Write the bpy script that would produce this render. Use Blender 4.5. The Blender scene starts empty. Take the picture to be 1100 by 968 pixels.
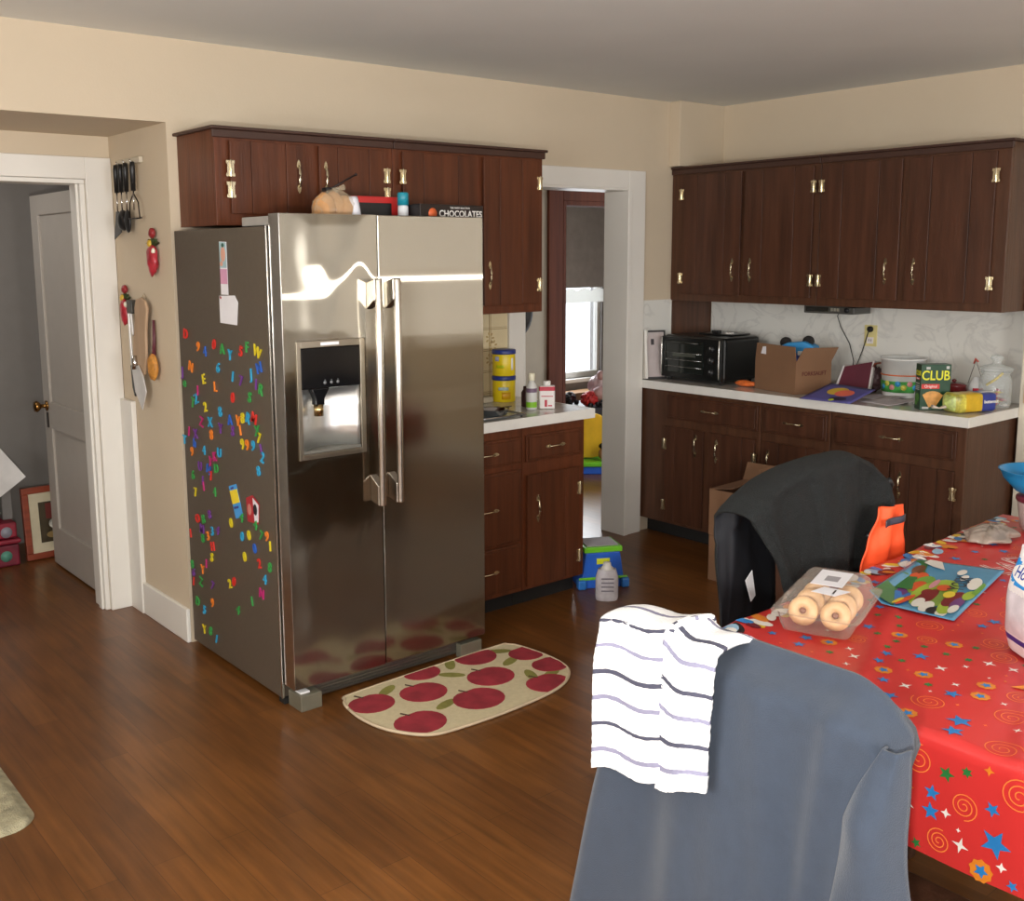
import bpy, bmesh, math, random
from mathutils import Vector, Matrix, noise
random.seed(7)
PI = math.pi
sc = bpy.context.scene
# ------------------------------------------------------------ camera
CZ = 1.6492
yaw, pit, rol = math.radians(38.8133), math.radians(8.6545), math.radians(-0.4234)
fw = Vector((math.sin(yaw)*math.cos(pit), math.cos(yaw)*math.cos(pit), -math.sin(pit)))
rt = Vector((math.cos(yaw), -math.sin(yaw), 0)); up = rt.cross(fw)
r2 = rt*math.cos(rol) + up*math.sin(rol); u2 = -rt*math.sin(rol) + up*math.cos(rol)
cd = bpy.data.cameras.new('camera'); cam = bpy.data.objects.new('camera', cd); sc.collection.objects.link(cam)
cam.matrix_world = Matrix(((r2.x, u2.x, -fw.x, 0), (r2.y, u2.y, -fw.y, 0), (r2.z, u2.z, -fw.z, CZ), (0, 0, 0, 1)))
cd.sensor_width = 36; cd.lens = 36*1117.23/1100
cd.shift_x = (550-511.56)/1100; cd.shift_y = -(484-442.87)/1100
cd.clip_start = 0.05
sc.camera = cam
# ------------------------------------------------------------ exposure, world, lights
sc.view_settings.view_transform = 'Standard'; sc.view_settings.look = 'None'
sc.view_settings.gamma = 1; sc.view_settings.use_curve_mapping = False
sc.view_settings.exposure = 0.0
W = bpy.data.worlds.new('daylight'); sc.world = W; W.use_nodes = True
W.node_tree.nodes['Background'].inputs[0].default_value = (0.86, 0.93, 1, 1)
W.node_tree.nodes['Background'].inputs[1].default_value = 3.0
FLASH = 44; WIN = 92
def area(name, loc, tgt, sx, sy, power, col=(1, 1, 1)):
    l = bpy.data.lights.new(name, 'AREA'); l.shape = 'RECTANGLE'; l.size = sx; l.size_y = sy; l.energy = power; l.color = col
    o = bpy.data.objects.new(name, l); sc.collection.objects.link(o); o.location = loc
    o.rotation_euler = (Vector(tgt)-Vector(loc)).to_track_quat('-Z', 'Y').to_euler()
    return o
area('camera_flash', (0.0, 0.02, 1.47), (0.6, 1, 1.40), .05, .03, FLASH, (1, .97, .92))
area('window_daylight', (1.2, -2.33, 1.5), (1.2, 0, 1.9), 1.5, 1.2, WIN, (1, .985, .96))
area('window_daylight', (-1.53, 1.0, 1.5), (0, 1.0, 1.9), 1.5, 1.2, WIN, (1, .985, .96))
area('window_daylight', (3.9, -2.33, 1.5), (3.6, 0, 1.9), 1.3, 1.2, WIN*.2, (1, .985, .96))
area('window_daylight', (6.35, 6.5, 1.0), (5.6, 5, 0.2), 0.7, 0.6, 14, (.93, .96, 1))
area('hall_fill_light', (.8, 5.4, 2.3), (1.4, 5.9, .6), .5, .5, 5, (1, .96, .92))  # added fill light that brightens the hall
# ------------------------------------------------------------ materials
def lin(c):
    return tuple(((v/255)/12.92 if v/255 <= .04045 else ((v/255+.055)/1.055)**2.4) for v in c)
MC = {}
def mat(name, rgb, rough=.6, metal=0, var=.08, scale=12, bump=0, bscale=60, stretch=None, spec=None, trans=0, sheen=0, coat=0):
    if name in MC: return MC[name]
    m = bpy.data.materials.new(name); m.use_nodes = True; nt = m.node_tree; N = nt.nodes; L = nt.links
    b = N['Principled BSDF']; c = lin(rgb)
    tc = N.new('ShaderNodeTexCoord'); mp = N.new('ShaderNodeMapping'); L.new(tc.outputs['Object'], mp.inputs['Vector'])
    if stretch: mp.inputs['Scale'].default_value = stretch
    nz = N.new('ShaderNodeTexNoise'); nz.inputs['Scale'].default_value = scale; nz.inputs['Detail'].default_value = 4
    L.new(mp.outputs[0], nz.inputs['Vector'])
    cr = N.new('ShaderNodeValToRGB')
    cr.color_ramp.elements[0].position = .3; cr.color_ramp.elements[1].position = .7
    cr.color_ramp.elements[0].color = (*[max(0, v*(1-var)) for v in c], 1)
    cr.color_ramp.elements[1].color = (*[min(1, v*(1+var)) for v in c], 1)
    L.new(nz.outputs[0], cr.inputs[0]); L.new(cr.outputs[0], b.inputs['Base Color'])
    b.inputs['Roughness'].default_value = rough; b.inputs['Metallic'].default_value = metal
    if spec is not None: b.inputs['Specular IOR Level'].default_value = spec
    if trans: b.inputs['Transmission Weight'].default_value = trans
    if sheen: b.inputs['Sheen Weight'].default_value = sheen
    if coat: b.inputs['Coat Weight'].default_value = coat; b.inputs['Coat Roughness'].default_value = .12
    if bump:
        n2 = N.new('ShaderNodeTexNoise'); n2.inputs['Scale'].default_value = bscale; n2.inputs['Detail'].default_value = 3
        L.new(mp.outputs[0], n2.inputs['Vector'])
        bp = N.new('ShaderNodeBump'); bp.inputs['Strength'].default_value = bump; bp.inputs['Distance'].default_value = .01
        L.new(n2.outputs[0], bp.inputs['Height']); L.new(bp.outputs[0], b.inputs['Normal'])
    MC[name] = m; return m
def sheer(name, tint, clear=.85, rough=.05):
    m = bpy.data.materials.new(name); m.use_nodes = True; N = m.node_tree.nodes; L = m.node_tree.links
    out = N['Material Output']; N.remove(N['Principled BSDF'])
    t = N.new('ShaderNodeBsdfTransparent'); g = N.new('ShaderNodeBsdfPrincipled'); mx = N.new('ShaderNodeMixShader')
    nz = N.new('ShaderNodeTexNoise'); nz.inputs['Scale'].default_value = 30
    mr = N.new('ShaderNodeMapRange'); mr.inputs[3].default_value = rough; mr.inputs[4].default_value = rough+.08
    L.new(nz.outputs[0], mr.inputs[0]); L.new(mr.outputs[0], g.inputs['Roughness'])
    g.inputs['Base Color'].default_value = (*lin(tint), 1)
    fr = N.new('ShaderNodeLayerWeight'); fr.inputs[0].default_value = .35
    m2 = N.new('ShaderNodeMapRange'); m2.inputs[3].default_value = 1-clear; m2.inputs[4].default_value = min(1, (1-clear)*2.6+.1)
    L.new(fr.outputs['Facing'], m2.inputs[0]); L.new(m2.outputs[0], mx.inputs[0])
    L.new(t.outputs[0], mx.inputs[1]); L.new(g.outputs[0], mx.inputs[2]); L.new(mx.outputs[0], out.inputs[0])
    return m
# steel: brushed vertically, so a highlight spreads sideways
def steel(name, rgb, rough, dents=0, streak=.36):
    m = bpy.data.materials.new(name); m.use_nodes = True; N = m.node_tree.nodes; L = m.node_tree.links; b = N['Principled BSDF']
    tg = N.new('ShaderNodeCombineXYZ'); tg.inputs[2].default_value = 1
    tc = N.new('ShaderNodeTexCoord'); mp = N.new('ShaderNodeMapping'); mp.inputs['Scale'].default_value = (300, 300, 3)
    L.new(tc.outputs['Object'], mp.inputs[0]); nz = N.new('ShaderNodeTexNoise'); nz.inputs['Scale'].default_value = 1; nz.inputs['Detail'].default_value = 2
    L.new(mp.outputs[0], nz.inputs['Vector'])
    cr = N.new('ShaderNodeValToRGB'); c = lin(rgb)
    cr.color_ramp.elements[0].color = (*[v*.94 for v in c], 1); cr.color_ramp.elements[1].color = (*[min(1, v*1.05) for v in c], 1)
    L.new(nz.outputs[0], cr.inputs[0])
    g2 = N.new('ShaderNodeBsdfAnisotropic'); g2.inputs['Roughness'].default_value = .36; g2.inputs['Anisotropy'].default_value = 1.0
    b.inputs['Metallic'].default_value = 1; b.inputs['Roughness'].default_value = rough; b.inputs['Anisotropic'].default_value = .5
    mx = N.new('ShaderNodeMixShader'); mx.inputs[0].default_value = streak
    L.new(b.outputs[0], mx.inputs[1]); L.new(g2.outputs[0], mx.inputs[2]); L.new(mx.outputs[0], N['Material Output'].inputs[0])
    L.new(cr.outputs[0], b.inputs['Base Color']); L.new(cr.outputs[0], g2.inputs['Color'])
    L.new(tg.outputs[0], b.inputs['Tangent']); L.new(tg.outputs[0], g2.inputs['Tangent'])
    if dents:
        m3 = N.new('ShaderNodeMapping'); m3.inputs['Scale'].default_value = (5.5, 1, 3.2); L.new(tc.outputs['Object'], m3.inputs[0])
        n3 = N.new('ShaderNodeTexNoise'); n3.inputs['Scale'].default_value = 1.25; n3.inputs['Detail'].default_value = 0
        L.new(m3.outputs[0], n3.inputs['Vector'])
        bp = N.new('ShaderNodeBump'); bp.inputs['Strength'].default_value = 1; bp.inputs['Distance'].default_value = dents
        L.new(n3.outputs[0], bp.inputs['Height']); L.new(bp.outputs[0], b.inputs['Normal']); L.new(bp.outputs[0], g2.inputs['Normal'])
    return m
def wood(name, rgb, var=.28, rough=.38, axis='z', scale=2.2, coat=.0):
    s = {'z': (14, 14, 1), 'x': (1, 14, 14), 'y': (14, 1, 14)}[axis]
    return mat(name, rgb, rough, 0, var, scale, .12, 9, s, coat=coat, spec=.35)
wallp = mat('cream_wall_paint', (203, 187, 163), .75, var=.02, scale=3, bump=.05, bscale=90)
whitep = mat('white_gloss_trim', (226, 222, 214), .4, var=.02, scale=4)
ceilp = mat('grey_white_ceiling', (224, 225, 221), .85, var=.02, scale=2)
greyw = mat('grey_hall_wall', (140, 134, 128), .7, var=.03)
cabA = wood('red_brown_cabinet_wood', (84, 44, 24))
cabB = wood('dark_brown_cabinet_wood', (73, 44, 30))
frameA = wood('cabinet_frame_wood', (94, 49, 27))
frameB = wood('dark_cabinet_frame_wood', (80, 51, 35))
dark = mat('near_black_gap', (22, 19, 17), .8)
brass = mat('pale_brass', (214, 202, 172), .25, 1, .15, 30)
chrome = mat('chrome', (205, 205, 205), .12, 1, .05, 20)
# ------------------------------------------------------------ mesh helpers
def nb(): return bmesh.new()
def bx(bm, x0, x1, y0, y1, z0, z1, mi=0, M=None):
    vs = [bm.verts.new((x, y, z)) for x in (x0, x1) for y in (y0, y1) for z in (z0, z1)]
    for q in ((0, 1, 3, 2), (4, 6, 7, 5), (0, 4, 5, 1), (2, 3, 7, 6), (0, 2, 6, 4), (1, 5, 7, 3)):
        f = bm.faces.new([vs[i] for i in q]); f.material_index = mi
    if M is not None:
        for v in vs: v.co = M @ v.co
    return vs
def prism(bm, pts, axis, a, b, mi=0, M=None):
    """extrude a 2-D outline along an axis; pts are the other two coordinates in order"""
    def P(p, t):
        return {'x': (t, p[0], p[1]), 'y': (p[0], t, p[1]), 'z': (p[0], p[1], t)}[axis]
    A = [bm.verts.new(P(p, a)) for p in pts]; B = [bm.verts.new(P(p, b)) for p in pts]
    n = len(pts); fs = [bm.faces.new(A), bm.faces.new(B[::-1])]
    for i in range(n): fs.append(bm.faces.new((A[i], B[i], B[(i+1) % n], A[(i+1) % n])))
    for f in fs: f.material_index = mi
    if M is not None:
        for v in A+B: v.co = M @ v.co
    return A+B
def lathe(bm, prof, c=(0, 0, 0), n=20, mi=0, M=None, cap=True):
    rows = []
    for r, z in prof:
        rows.append([bm.verts.new((c[0]+r*math.cos(2*PI*i/n), c[1]+r*math.sin(2*PI*i/n), c[2]+z)) for i in range(n)])
    fs = []
    for a, b in zip(rows, rows[1:]):
        for i in range(n): fs.append(bm.faces.new((a[i], a[(i+1) % n], b[(i+1) % n], b[i])))
    if cap: fs.append(bm.faces.new(rows[0][::-1])); fs.append(bm.faces.new(rows[-1]))
    for f in fs: f.material_index = mi; f.smooth = True
    if M is not None:
        for r in rows:
            for v in r: v.co = M @ v.co
    return rows
def tube(bm, pts, rad, n=8, mi=0, flat=1.0):
    pts = [Vector(p) for p in pts]; rs = rad if isinstance(rad, (list, tuple)) else [rad]*len(pts)
    rows = []; ref = None
    for i, p in enumerate(pts):
        d = (pts[min(i+1, len(pts)-1)]-pts[max(i-1, 0)]).normalized()
        if ref is None: ref = Vector((0, 0, 1)) if abs(d.z) < .9 else Vector((1, 0, 0))
        a = d.cross(ref).normalized(); b = d.cross(a).normalized(); ref = -b if False else ref
        rows.append([bm.verts.new(p+(a*math.cos(2*PI*k/n)+b*math.sin(2*PI*k/n)*flat)*rs[i]) for k in range(n)])
    fs = []
    for a, b in zip(rows, rows[1:]):
        for i in range(n): fs.append(bm.faces.new((a[i], a[(i+1) % n], b[(i+1) % n], b[i])))
    fs.append(bm.faces.new(rows[0][::-1])); fs.append(bm.faces.new(rows[-1]))
    for f in fs: f.smooth = True; f.material_index = mi
    return rows
def blob(bm, c, r, amp=.15, fr=3, sub=3, mi=0, seed=0, flatbottom=None):
    g = bmesh.ops.create_icosphere(bm, subdivisions=sub, radius=1)
    for v in g['verts']:
        k = 1+amp*noise.noise(v.co*fr+Vector((seed, seed*2.3, 0)))
        v.co = Vector((c[0]+v.co.x*r[0]*k, c[1]+v.co.y*r[1]*k, c[2]+v.co.z*r[2]*k))
        if flatbottom is not None and v.co.z < flatbottom: v.co.z = flatbottom
    for v in g['verts']:
        for f in v.link_faces: f.material_index = mi; f.smooth = True
def grid(bm, nu, nv, fn, mi=None, smooth=True, closeu=False):
    R = [[bm.verts.new(fn(i/(nu if closeu else nu-1) if closeu else i/(nu-1), j/(nv-1))) for i in range(nu)] for j in range(nv)]
    for j in range(nv-1):
        for i in range(nu if closeu else nu-1):
            k = (i+1) % nu
            f = bm.faces.new((R[j][i], R[j][k], R[j+1][k], R[j+1][i])); f.smooth = smooth
            if mi: f.material_index = mi(i/(nu-1), j/(nv-1))
    return R
def poly(bm, pts, mi=0):
    f = bm.faces.new([bm.verts.new(p) for p in pts]); f.material_index = mi; return f
def obj(name, bm, mats, parent=None, bevel=0, solid=0, loc=None, kind=None, recalc=True, segs=2, subsurf=0):
    if recalc: bmesh.ops.recalc_face_normals(bm, faces=bm.faces)
    me = bpy.data.meshes.new(name); bm.to_mesh(me); bm.free()
    for m in (mats if isinstance(mats, (list, tuple)) else [mats]): me.materials.append(m)
    o = bpy.data.objects.new(name, me); sc.collection.objects.link(o)
    if parent is not None: o.parent = parent
    if loc is not None: o.location = loc
    if solid:
        s = o.modifiers.new('thickness', 'SOLIDIFY'); s.thickness = solid; s.offset = 0
    if subsurf:
        s = o.modifiers.new('smooth', 'SUBSURF'); s.levels = subsurf; s.render_levels = subsurf
    if bevel:
        b = o.modifiers.new('bevel', 'BEVEL'); b.width = bevel; b.segments = segs; b.limit_method = 'ANGLE'; b.angle_limit = .7
    if kind: o['kind'] = kind
    return o
def tag(o, label, cat, group=None):
    o['label'] = label; o['category'] = cat
    if group: o['group'] = group
    return o
def thing(name, label, cat, loc=(0, 0, 0), rz=0, group=None):
    o = bpy.data.objects.new(name, None); sc.collection.objects.link(o); o.empty_display_size = .05
    o.location = loc; o.rotation_euler = (0, 0, rz); return tag(o, label, cat, group)
def struct(name, bm, m, bevel=0): return obj(name, bm, m, kind='structure', bevel=bevel)
TX = {}
def text(bm, s, size, M, ext=.0008, mi=0, bold=False, cx=True):
    """letters as mesh, laid in the XY plane of M"""
    k = (s, size, ext, bold)
    if k not in TX:
        c = bpy.data.curves.new('letters', 'FONT'); c.body = s; c.size = size; c.extrude = ext; c.align_x = 'CENTER'; c.align_y = 'CENTER'
        c.resolution_u = 3
        if bold: c.offset = size*.014
        t = bpy.data.objects.new('letters', c); sc.collection.objects.link(t)
        dg = bpy.context.evaluated_depsgraph_get(); me = bpy.data.meshes.new_from_object(t.evaluated_get(dg))
        bpy.data.objects.remove(t); TX[k] = me
    n0 = len(bm.verts); nf = len(bm.faces)
    bm.from_mesh(TX[k]); bm.verts.ensure_lookup_table(); bm.faces.ensure_lookup_table()
    for v in bm.verts[n0:]: v.co = M @ v.co
    for f in bm.faces[nf:]: f.material_index = mi; f.smooth = False
def frame(o, x, y):
    """matrix with origin o, text direction x and up direction y"""
    x = Vector(x).normalized(); y = Vector(y).normalized(); z = x.cross(y).normalized(); y = z.cross(x)
    return Matrix(((x.x, y.x, z.x, o[0]), (x.y, y.y, z.y, o[1]), (x.z, y.z, z.z, o[2]), (0, 0, 0, 1)))
def disc(c, r, n=14, ry=None, a=0):
    ry = ry or r
    return [(c[0]+r*math.cos(t)*math.cos(a)-ry*math.sin(t)*math.sin(a), c[1]+r*math.cos(t)*math.sin(a)+ry*math.sin(t)*math.cos(a)) for t in [2*PI*i/n for i in range(n)]]
def rot(c, a, pts): return [(c[0]+p[0]*math.cos(a)-p[1]*math.sin(a), c[1]+p[0]*math.sin(a)+p[1]*math.cos(a)) for p in pts]
YA, XB, HC = 4.119, 5.162, 2.507
# ------------------------------------------------------------ floor
def floor_mat():
    m = bpy.data.materials.new('brown_plank_floor'); m.use_nodes = True; N = m.node_tree.nodes; L = m.node_tree.links; b = N['Principled BSDF']
    tc = N.new('ShaderNodeTexCoord'); mp = N.new('ShaderNodeMapping'); mp.inputs['Rotation'].default_value = (0, 0, PI/2)
    L.new(tc.outputs['Object'], mp.inputs[0])
    br = N.new('ShaderNodeTexBrick'); br.inputs['Scale'].default_value = 1; br.inputs['Brick Width'].default_value = 1.1; br.inputs['Row Height'].default_value = .095
    br.inputs['Mortar Size'].default_value = .0012; br.inputs['Mortar Smooth'].default_value = .6; br.offset = .37
    br.inputs['Color1'].default_value = (*lin((116, 72, 32)), 1); br.inputs['Color2'].default_value = (*lin((101, 61, 27)), 1); br.inputs['Mortar'].default_value = (*lin((74, 44, 22)), 1)
    L.new(mp.outputs[0], br.inputs['Vector'])
    nm = N.new('ShaderNodeMapping'); nm.inputs['Scale'].default_value = (22, 1.6, 1); L.new(tc.outputs['Object'], nm.inputs[0])
    nz = N.new('ShaderNodeTexNoise'); nz.inputs['Scale'].default_value = 1.6; nz.inputs['Detail'].default_value = 6; L.new(nm.outputs[0], nz.inputs['Vector'])
    n2 = N.new('ShaderNodeTexNoise'); n2.inputs['Scale'].default_value = 2.2; n2.inputs['Detail'].default_value = 3; L.new(tc.outputs['Object'], n2.inputs['Vector'])
    mr = N.new('ShaderNodeMapRange'); mr.inputs[1].default_value = .3; mr.inputs[2].default_value = .7; mr.inputs[3].default_value = .72; mr.inputs[4].default_value = 1.25; L.new(nz.outputs[0], mr.inputs[0])
    m2 = N.new('ShaderNodeMapRange'); m2.inputs[1].default_value = .3; m2.inputs[2].default_value = .7; m2.inputs[3].default_value = .82; m2.inputs[4].default_value = 1.14; L.new(n2.outputs[0], m2.inputs[0])
    mu = N.new('ShaderNodeMath'); mu.operation = 'MULTIPLY'; L.new(mr.outputs[0], mu.inputs[0]); L.new(m2.outputs[0], mu.inputs[1])
    vm = N.new('ShaderNodeVectorMath'); vm.operation = 'SCALE'; L.new(br.outputs[0], vm.inputs[0]); L.new(mu.outputs[0], vm.inputs['Scale'])
    L.new(vm.outputs[0], b.inputs['Base Color'])
    b.inputs['Roughness'].default_value = .30; b.inputs['Specular IOR Level'].default_value = .42
    bp = N.new('ShaderNodeBump'); bp.inputs['Strength'].default_value = .1; bp.inputs['Distance'].default_value = .004; L.new(nz.outputs[0], bp.inputs['Height']); L.new(bp.outputs[0], b.inputs['Normal'])
    return m
b = nb(); bx(b, -1.7, 8, -2.5, 7, -.1, 0); struct('floor', b, floor_mat())
b = nb(); bx(b, -1.7, 5.4, -2.5, YA+.16, HC, HC+.1); struct('ceiling', b, ceilp)
# wall with the fridge: header over the recess, the pier behind the fridge, doorway with its header, and the stub to the corner
DX0, DX1, DZ = 3.622, 4.411, 2.005          # doorway
RX, RY, RZ = 1.728, 4.77, 2.18              # recess: side, back, underside
b = nb()
bx(b, -1.6, RX, YA, YA+.16, RZ, HC)
bx(b, RX, DX0, YA, YA+.16, 0, HC)
bx(b, DX0, DX1, YA, YA+.16, DZ, HC)
bx(b, DX1, XB+.15, YA, YA+.16, 0, HC)
bx(b, RX, RX+.15, YA+.16, RY, 0, HC)        # side of the recess
struct('wall_back', b, wallp)
b = nb(); bx(b, -1.6, RX, YA+.16, RY, RZ, RZ+.05); struct('ceiling_recess', b, wallp)
b = nb(); LX = 1.61                         # left doorway in the recess back wall
bx(b, LX, RX+.15, RY, RY+.14, 0, HC); bx(b, .75, LX, RY, RY+.14, 1.995, HC); bx(b, -1.6, .75, RY, RY+.14, 0, HC)
struct('wall_recess', b, wallp)
b = nb(); bx(b, XB, XB+.15, -2.5, YA, 0, HC); struct('wall_right', b, wallp)
b = nb()   # wall on the left of the room, with a window
bx(b, -1.75, -1.6, -2.5, .2, 0, HC); bx(b, -1.75, -1.6, 1.8, RY+.14, 0, HC); bx(b, -1.75, -1.6, .2, 1.8, 0, .85); bx(b, -1.75, -1.6, .2, 1.8, 2.15, HC)
struct('wall_left', b, wallp)
b = nb()
bx(b, -1.6, .4, -2.55, -2.4, 0, HC); bx(b, 2.0, 3.2, -2.55, -2.4, 0, HC); bx(b, 4.6, XB, -2.55, -2.4, 0, HC)
for x0, x1 in ((.4, 2.0), (3.2, 4.6)): bx(b, x0, x1, -2.55, -2.4, 0, .85); bx(b, x0, x1, -2.55, -2.4, 2.15, HC)
struct('wall_front', b, wallp)
glassm = sheer('window_glass', (230, 240, 245), .92)
def window(n, x0, x1, y, axis='y'):
    b = nb()
    def q(a0, a1, c0, c1, z0, z1, mi=0):
        if axis == 'y': bx(b, a0, a1, c0, c1, z0, z1, mi)
        else: bx(b, c0, c1, a0, a1, z0, z1, mi)
    q(x0, x0+.06, y, y+.06, .85, 2.15); q(x1-.06, x1, y, y+.06, .85, 2.15); q(x0+.06, x1-.06, y, y+.06, .85, .91); q(x0+.06, x1-.06, y, y+.06, 2.09, 2.15); q(x0+.06, x1-.06, y, y+.06, 1.47, 1.52)
    q(x0+.06, x1-.06, y+.025, y+.03, .91, 2.09, 1)
    struct('window_%d' % n, b, [whitep, glassm])
window(2, .4, 2.0, -2.53); window(3, 3.2, 4.6, -2.53); window(4, .2, 1.8, -1.73, 'x')
# boxed chase in the corner
b = nb(); bx(b, 4.765, XB, 4.04, YA, 2.142, HC); struct('trim_1', b, wallp, .004)
# doorway casing and jambs, kitchen side
b = nb(); cw = .135
bx(b, DX1, DX1+cw, YA-.022, YA, 0, DZ+.10); bx(b, DX0-.1, DX0, YA-.022, YA, .0, DZ+.10); bx(b, DX0, DX1, YA-.022, YA, DZ, DZ+.10)
bx(b, DX1-.012, DX1+.02, YA-.03, YA+.16, 0, DZ-.012); bx(b, DX0-.0, DX0+.012, YA-.022, YA+.16, 0, DZ-.012); bx(b, DX0, DX1, YA-.022, YA+.16, DZ-.012, DZ)
struct('trim_2', b, whitep, .003)
# left doorway casing and jambs
b = nb()
bx(b, LX, RX-.002, RY-.022, RY, 0, 2.085); bx(b, .65, .75, RY-.022, RY, 0, 2.085); bx(b, .75, LX, RY-.022, RY, 1.99, 2.085)
bx(b, RX-.024, RX-.001, RY-.16, RY-.022, 0, 1.0)   # plinth board on the recess side
bx(b, LX-.022, LX, RY, RY+.14, 0, 1.97); bx(b, .75, LX, RY, RY+.14, 1.97, 1.99); bx(b, LX-.034, LX-.022, RY+.02, RY+.06, 0, 1.97); bx(b, .75, .77, RY, RY+.14, 0, 1.97)
struct('trim_3', b, whitep, .003)
b = nb(); bx(b, RX-.018, RX, YA, RY-.16, 0, .15); struct('baseboard_left', b, whitep, .004)
b = nb(); bx(b, RX-.018, RX, YA-.0, YA+.001, 0, .15); b.free()
b = nb(); bx(b, XB-.018, XB, -2.4, 1.2, 0, .13); struct('baseboard_right', b, whitep, .004)
# white post / casing on the right wall past the counter
b = nb(); bx(b, 5.02, XB-.001, 2.03, 2.170, 0, 2.1); struct('trim_4', b, mat('cream_post_paint', (216, 208, 190), .5, var=.02), .004)
# hall behind the left doorway
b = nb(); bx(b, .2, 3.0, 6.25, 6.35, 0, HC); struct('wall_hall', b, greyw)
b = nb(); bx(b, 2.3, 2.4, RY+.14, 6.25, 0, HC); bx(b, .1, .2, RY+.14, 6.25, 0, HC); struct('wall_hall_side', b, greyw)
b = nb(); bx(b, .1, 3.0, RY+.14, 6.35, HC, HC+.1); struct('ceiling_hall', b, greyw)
b = nb(); bx(b, 1.43, 1.50, 6.20, 6.25, .62, 1.9); struct('trim_5', b, mat('bluish_white_trim', (205, 212, 226), .5))
# rooms behind the kitchen doorway
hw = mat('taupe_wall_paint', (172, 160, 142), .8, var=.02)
OX = 4.93
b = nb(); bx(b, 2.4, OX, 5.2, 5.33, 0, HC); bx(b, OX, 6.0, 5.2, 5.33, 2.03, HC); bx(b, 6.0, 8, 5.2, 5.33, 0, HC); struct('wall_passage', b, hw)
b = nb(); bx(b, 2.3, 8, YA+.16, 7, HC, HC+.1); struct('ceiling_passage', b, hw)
redwood = wood('red_stained_door_wood', (92, 46, 27), .2, .8, coat=.0)
b = nb()
bx(b, OX-.13, OX, 5.175, 5.2, 0, 2.1); bx(b, OX, 6.0, 5.175, 5.2, 2.0, 2.1); bx(b, OX, OX+.03, 5.175, 5.34, 0, 2.0); bx(b, OX+.03, 6, 5.175, 5.34, 1.97, 2.0); bx(b, OX+.03, OX+.045, 5.24, 5.29, 0, 1.97)
struct('trim_6', b, redwood, .004)
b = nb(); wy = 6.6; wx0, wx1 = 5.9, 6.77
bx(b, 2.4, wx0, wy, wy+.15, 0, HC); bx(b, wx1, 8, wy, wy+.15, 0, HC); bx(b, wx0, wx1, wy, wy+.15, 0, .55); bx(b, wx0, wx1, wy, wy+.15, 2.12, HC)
struct('wall_far', b, mat('far_grey_wall', (150, 145, 142), .8))  # far wall in one even grey
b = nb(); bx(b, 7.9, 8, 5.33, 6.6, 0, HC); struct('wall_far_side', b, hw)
b = nb(); bx(b, wx0, wx0+.05, wy+.03, wy+.08, .55, 2.12); bx(b, wx1-.03, wx1, wy+.03, wy+.08, .55, 2.12); bx(b, wx0+.05, wx1-.03, wy+.03, wy+.08, .55, .6); bx(b, wx0+.05, wx1-.03, wy+.03, wy+.08, 2.07, 2.12)
bx(b, wx0-.03, wx1+.03, wy-.05, wy+.03, .52, .55); bx(b, wx0+.05, wx1-.03, wy+.05, wy+.055, .6, 2.07, 1)
struct('window_1', b, [whitep, glassm])
def trn(name, rgb, k):
    m = bpy.data.materials.new(name); m.use_nodes = True; N = m.node_tree.nodes; L = m.node_tree.links
    t = N.new('ShaderNodeBsdfTranslucent'); mx = N.new('ShaderNodeMixShader'); mx.inputs[0].default_value = k
    nz = N.new('ShaderNodeTexNoise'); nz.inputs['Scale'].default_value = 40; mr = N.new('ShaderNodeMixRGB'); mr.inputs[1].default_value = (*lin(rgb), 1); mr.inputs[2].default_value = (*[v*.92 for v in lin(rgb)], 1)
    L.new(nz.outputs[0], mr.inputs[0]); L.new(mr.outputs[0], t.inputs[0]); L.new(mr.outputs[0], N['Principled BSDF'].inputs['Base Color'])
    L.new(N['Principled BSDF'].outputs[0], mx.inputs[1]); L.new(t.outputs[0], mx.inputs[2]); L.new(mx.outputs[0], N['Material Output'].inputs[0]); return m
sh = thing('roller_shade', 'grey roller shade half drawn over the far window with a scalloped white hem', 'window shade', (wx0, wy-.032, 1.22))
b = nb(); bx(b, 0, wx1-wx0, -.004, 0, .13, .87); obj('shade_cloth', b, mat('grey_shade_cloth', (196, 190, 188), .9), sh)
b = nb(); n = 40; w = wx1-wx0
top = [(w*i/n, .10+.025*abs(math.sin(PI*5*i/n))) for i in range(n+1)]
prism(b, [(0, 0)]+[(w, 0)]+top[::-1], 'y', -.008, -.005); obj('hem', b, trn('white_hem_cloth', (245, 243, 238), .7), sh)
b = nb(); bx(b, .25, .36, -.02, -.008, .265, .285); bx(b, .27, .34, -.014, -.004, .285, .30); obj('pull', b, mat('brown_pull', (70, 50, 42), .6), sh)
b = nb(); lathe(b, [(.018, 0), (.018, w)], (0, 0, 0), 10, M=Matrix.Translation((0, 0, .89)) @ Matrix.Rotation(PI/2, 4, 'Y')); obj('roller', b, whitep, sh)
# round dark clock on the passage wall
b = nb(); lathe(b, [(.0, 0), (.15, 0), (.155, .012), (.15, .03), (.13, .03), (.128, .02), (0, .02)], (0, 0, 0), 36, M=frame((4.455, 5.199, 1.27), (1, 0, 0), (0, 0, 1)) @ Matrix.Scale(1.25, 4), cap=False)
tag(obj('wall_plaque', b, mat('dark_round_plaque', (40, 36, 34), .5)), 'dark round plaque hanging on the passage wall beyond the fridge counter', 'wall decoration')
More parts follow.
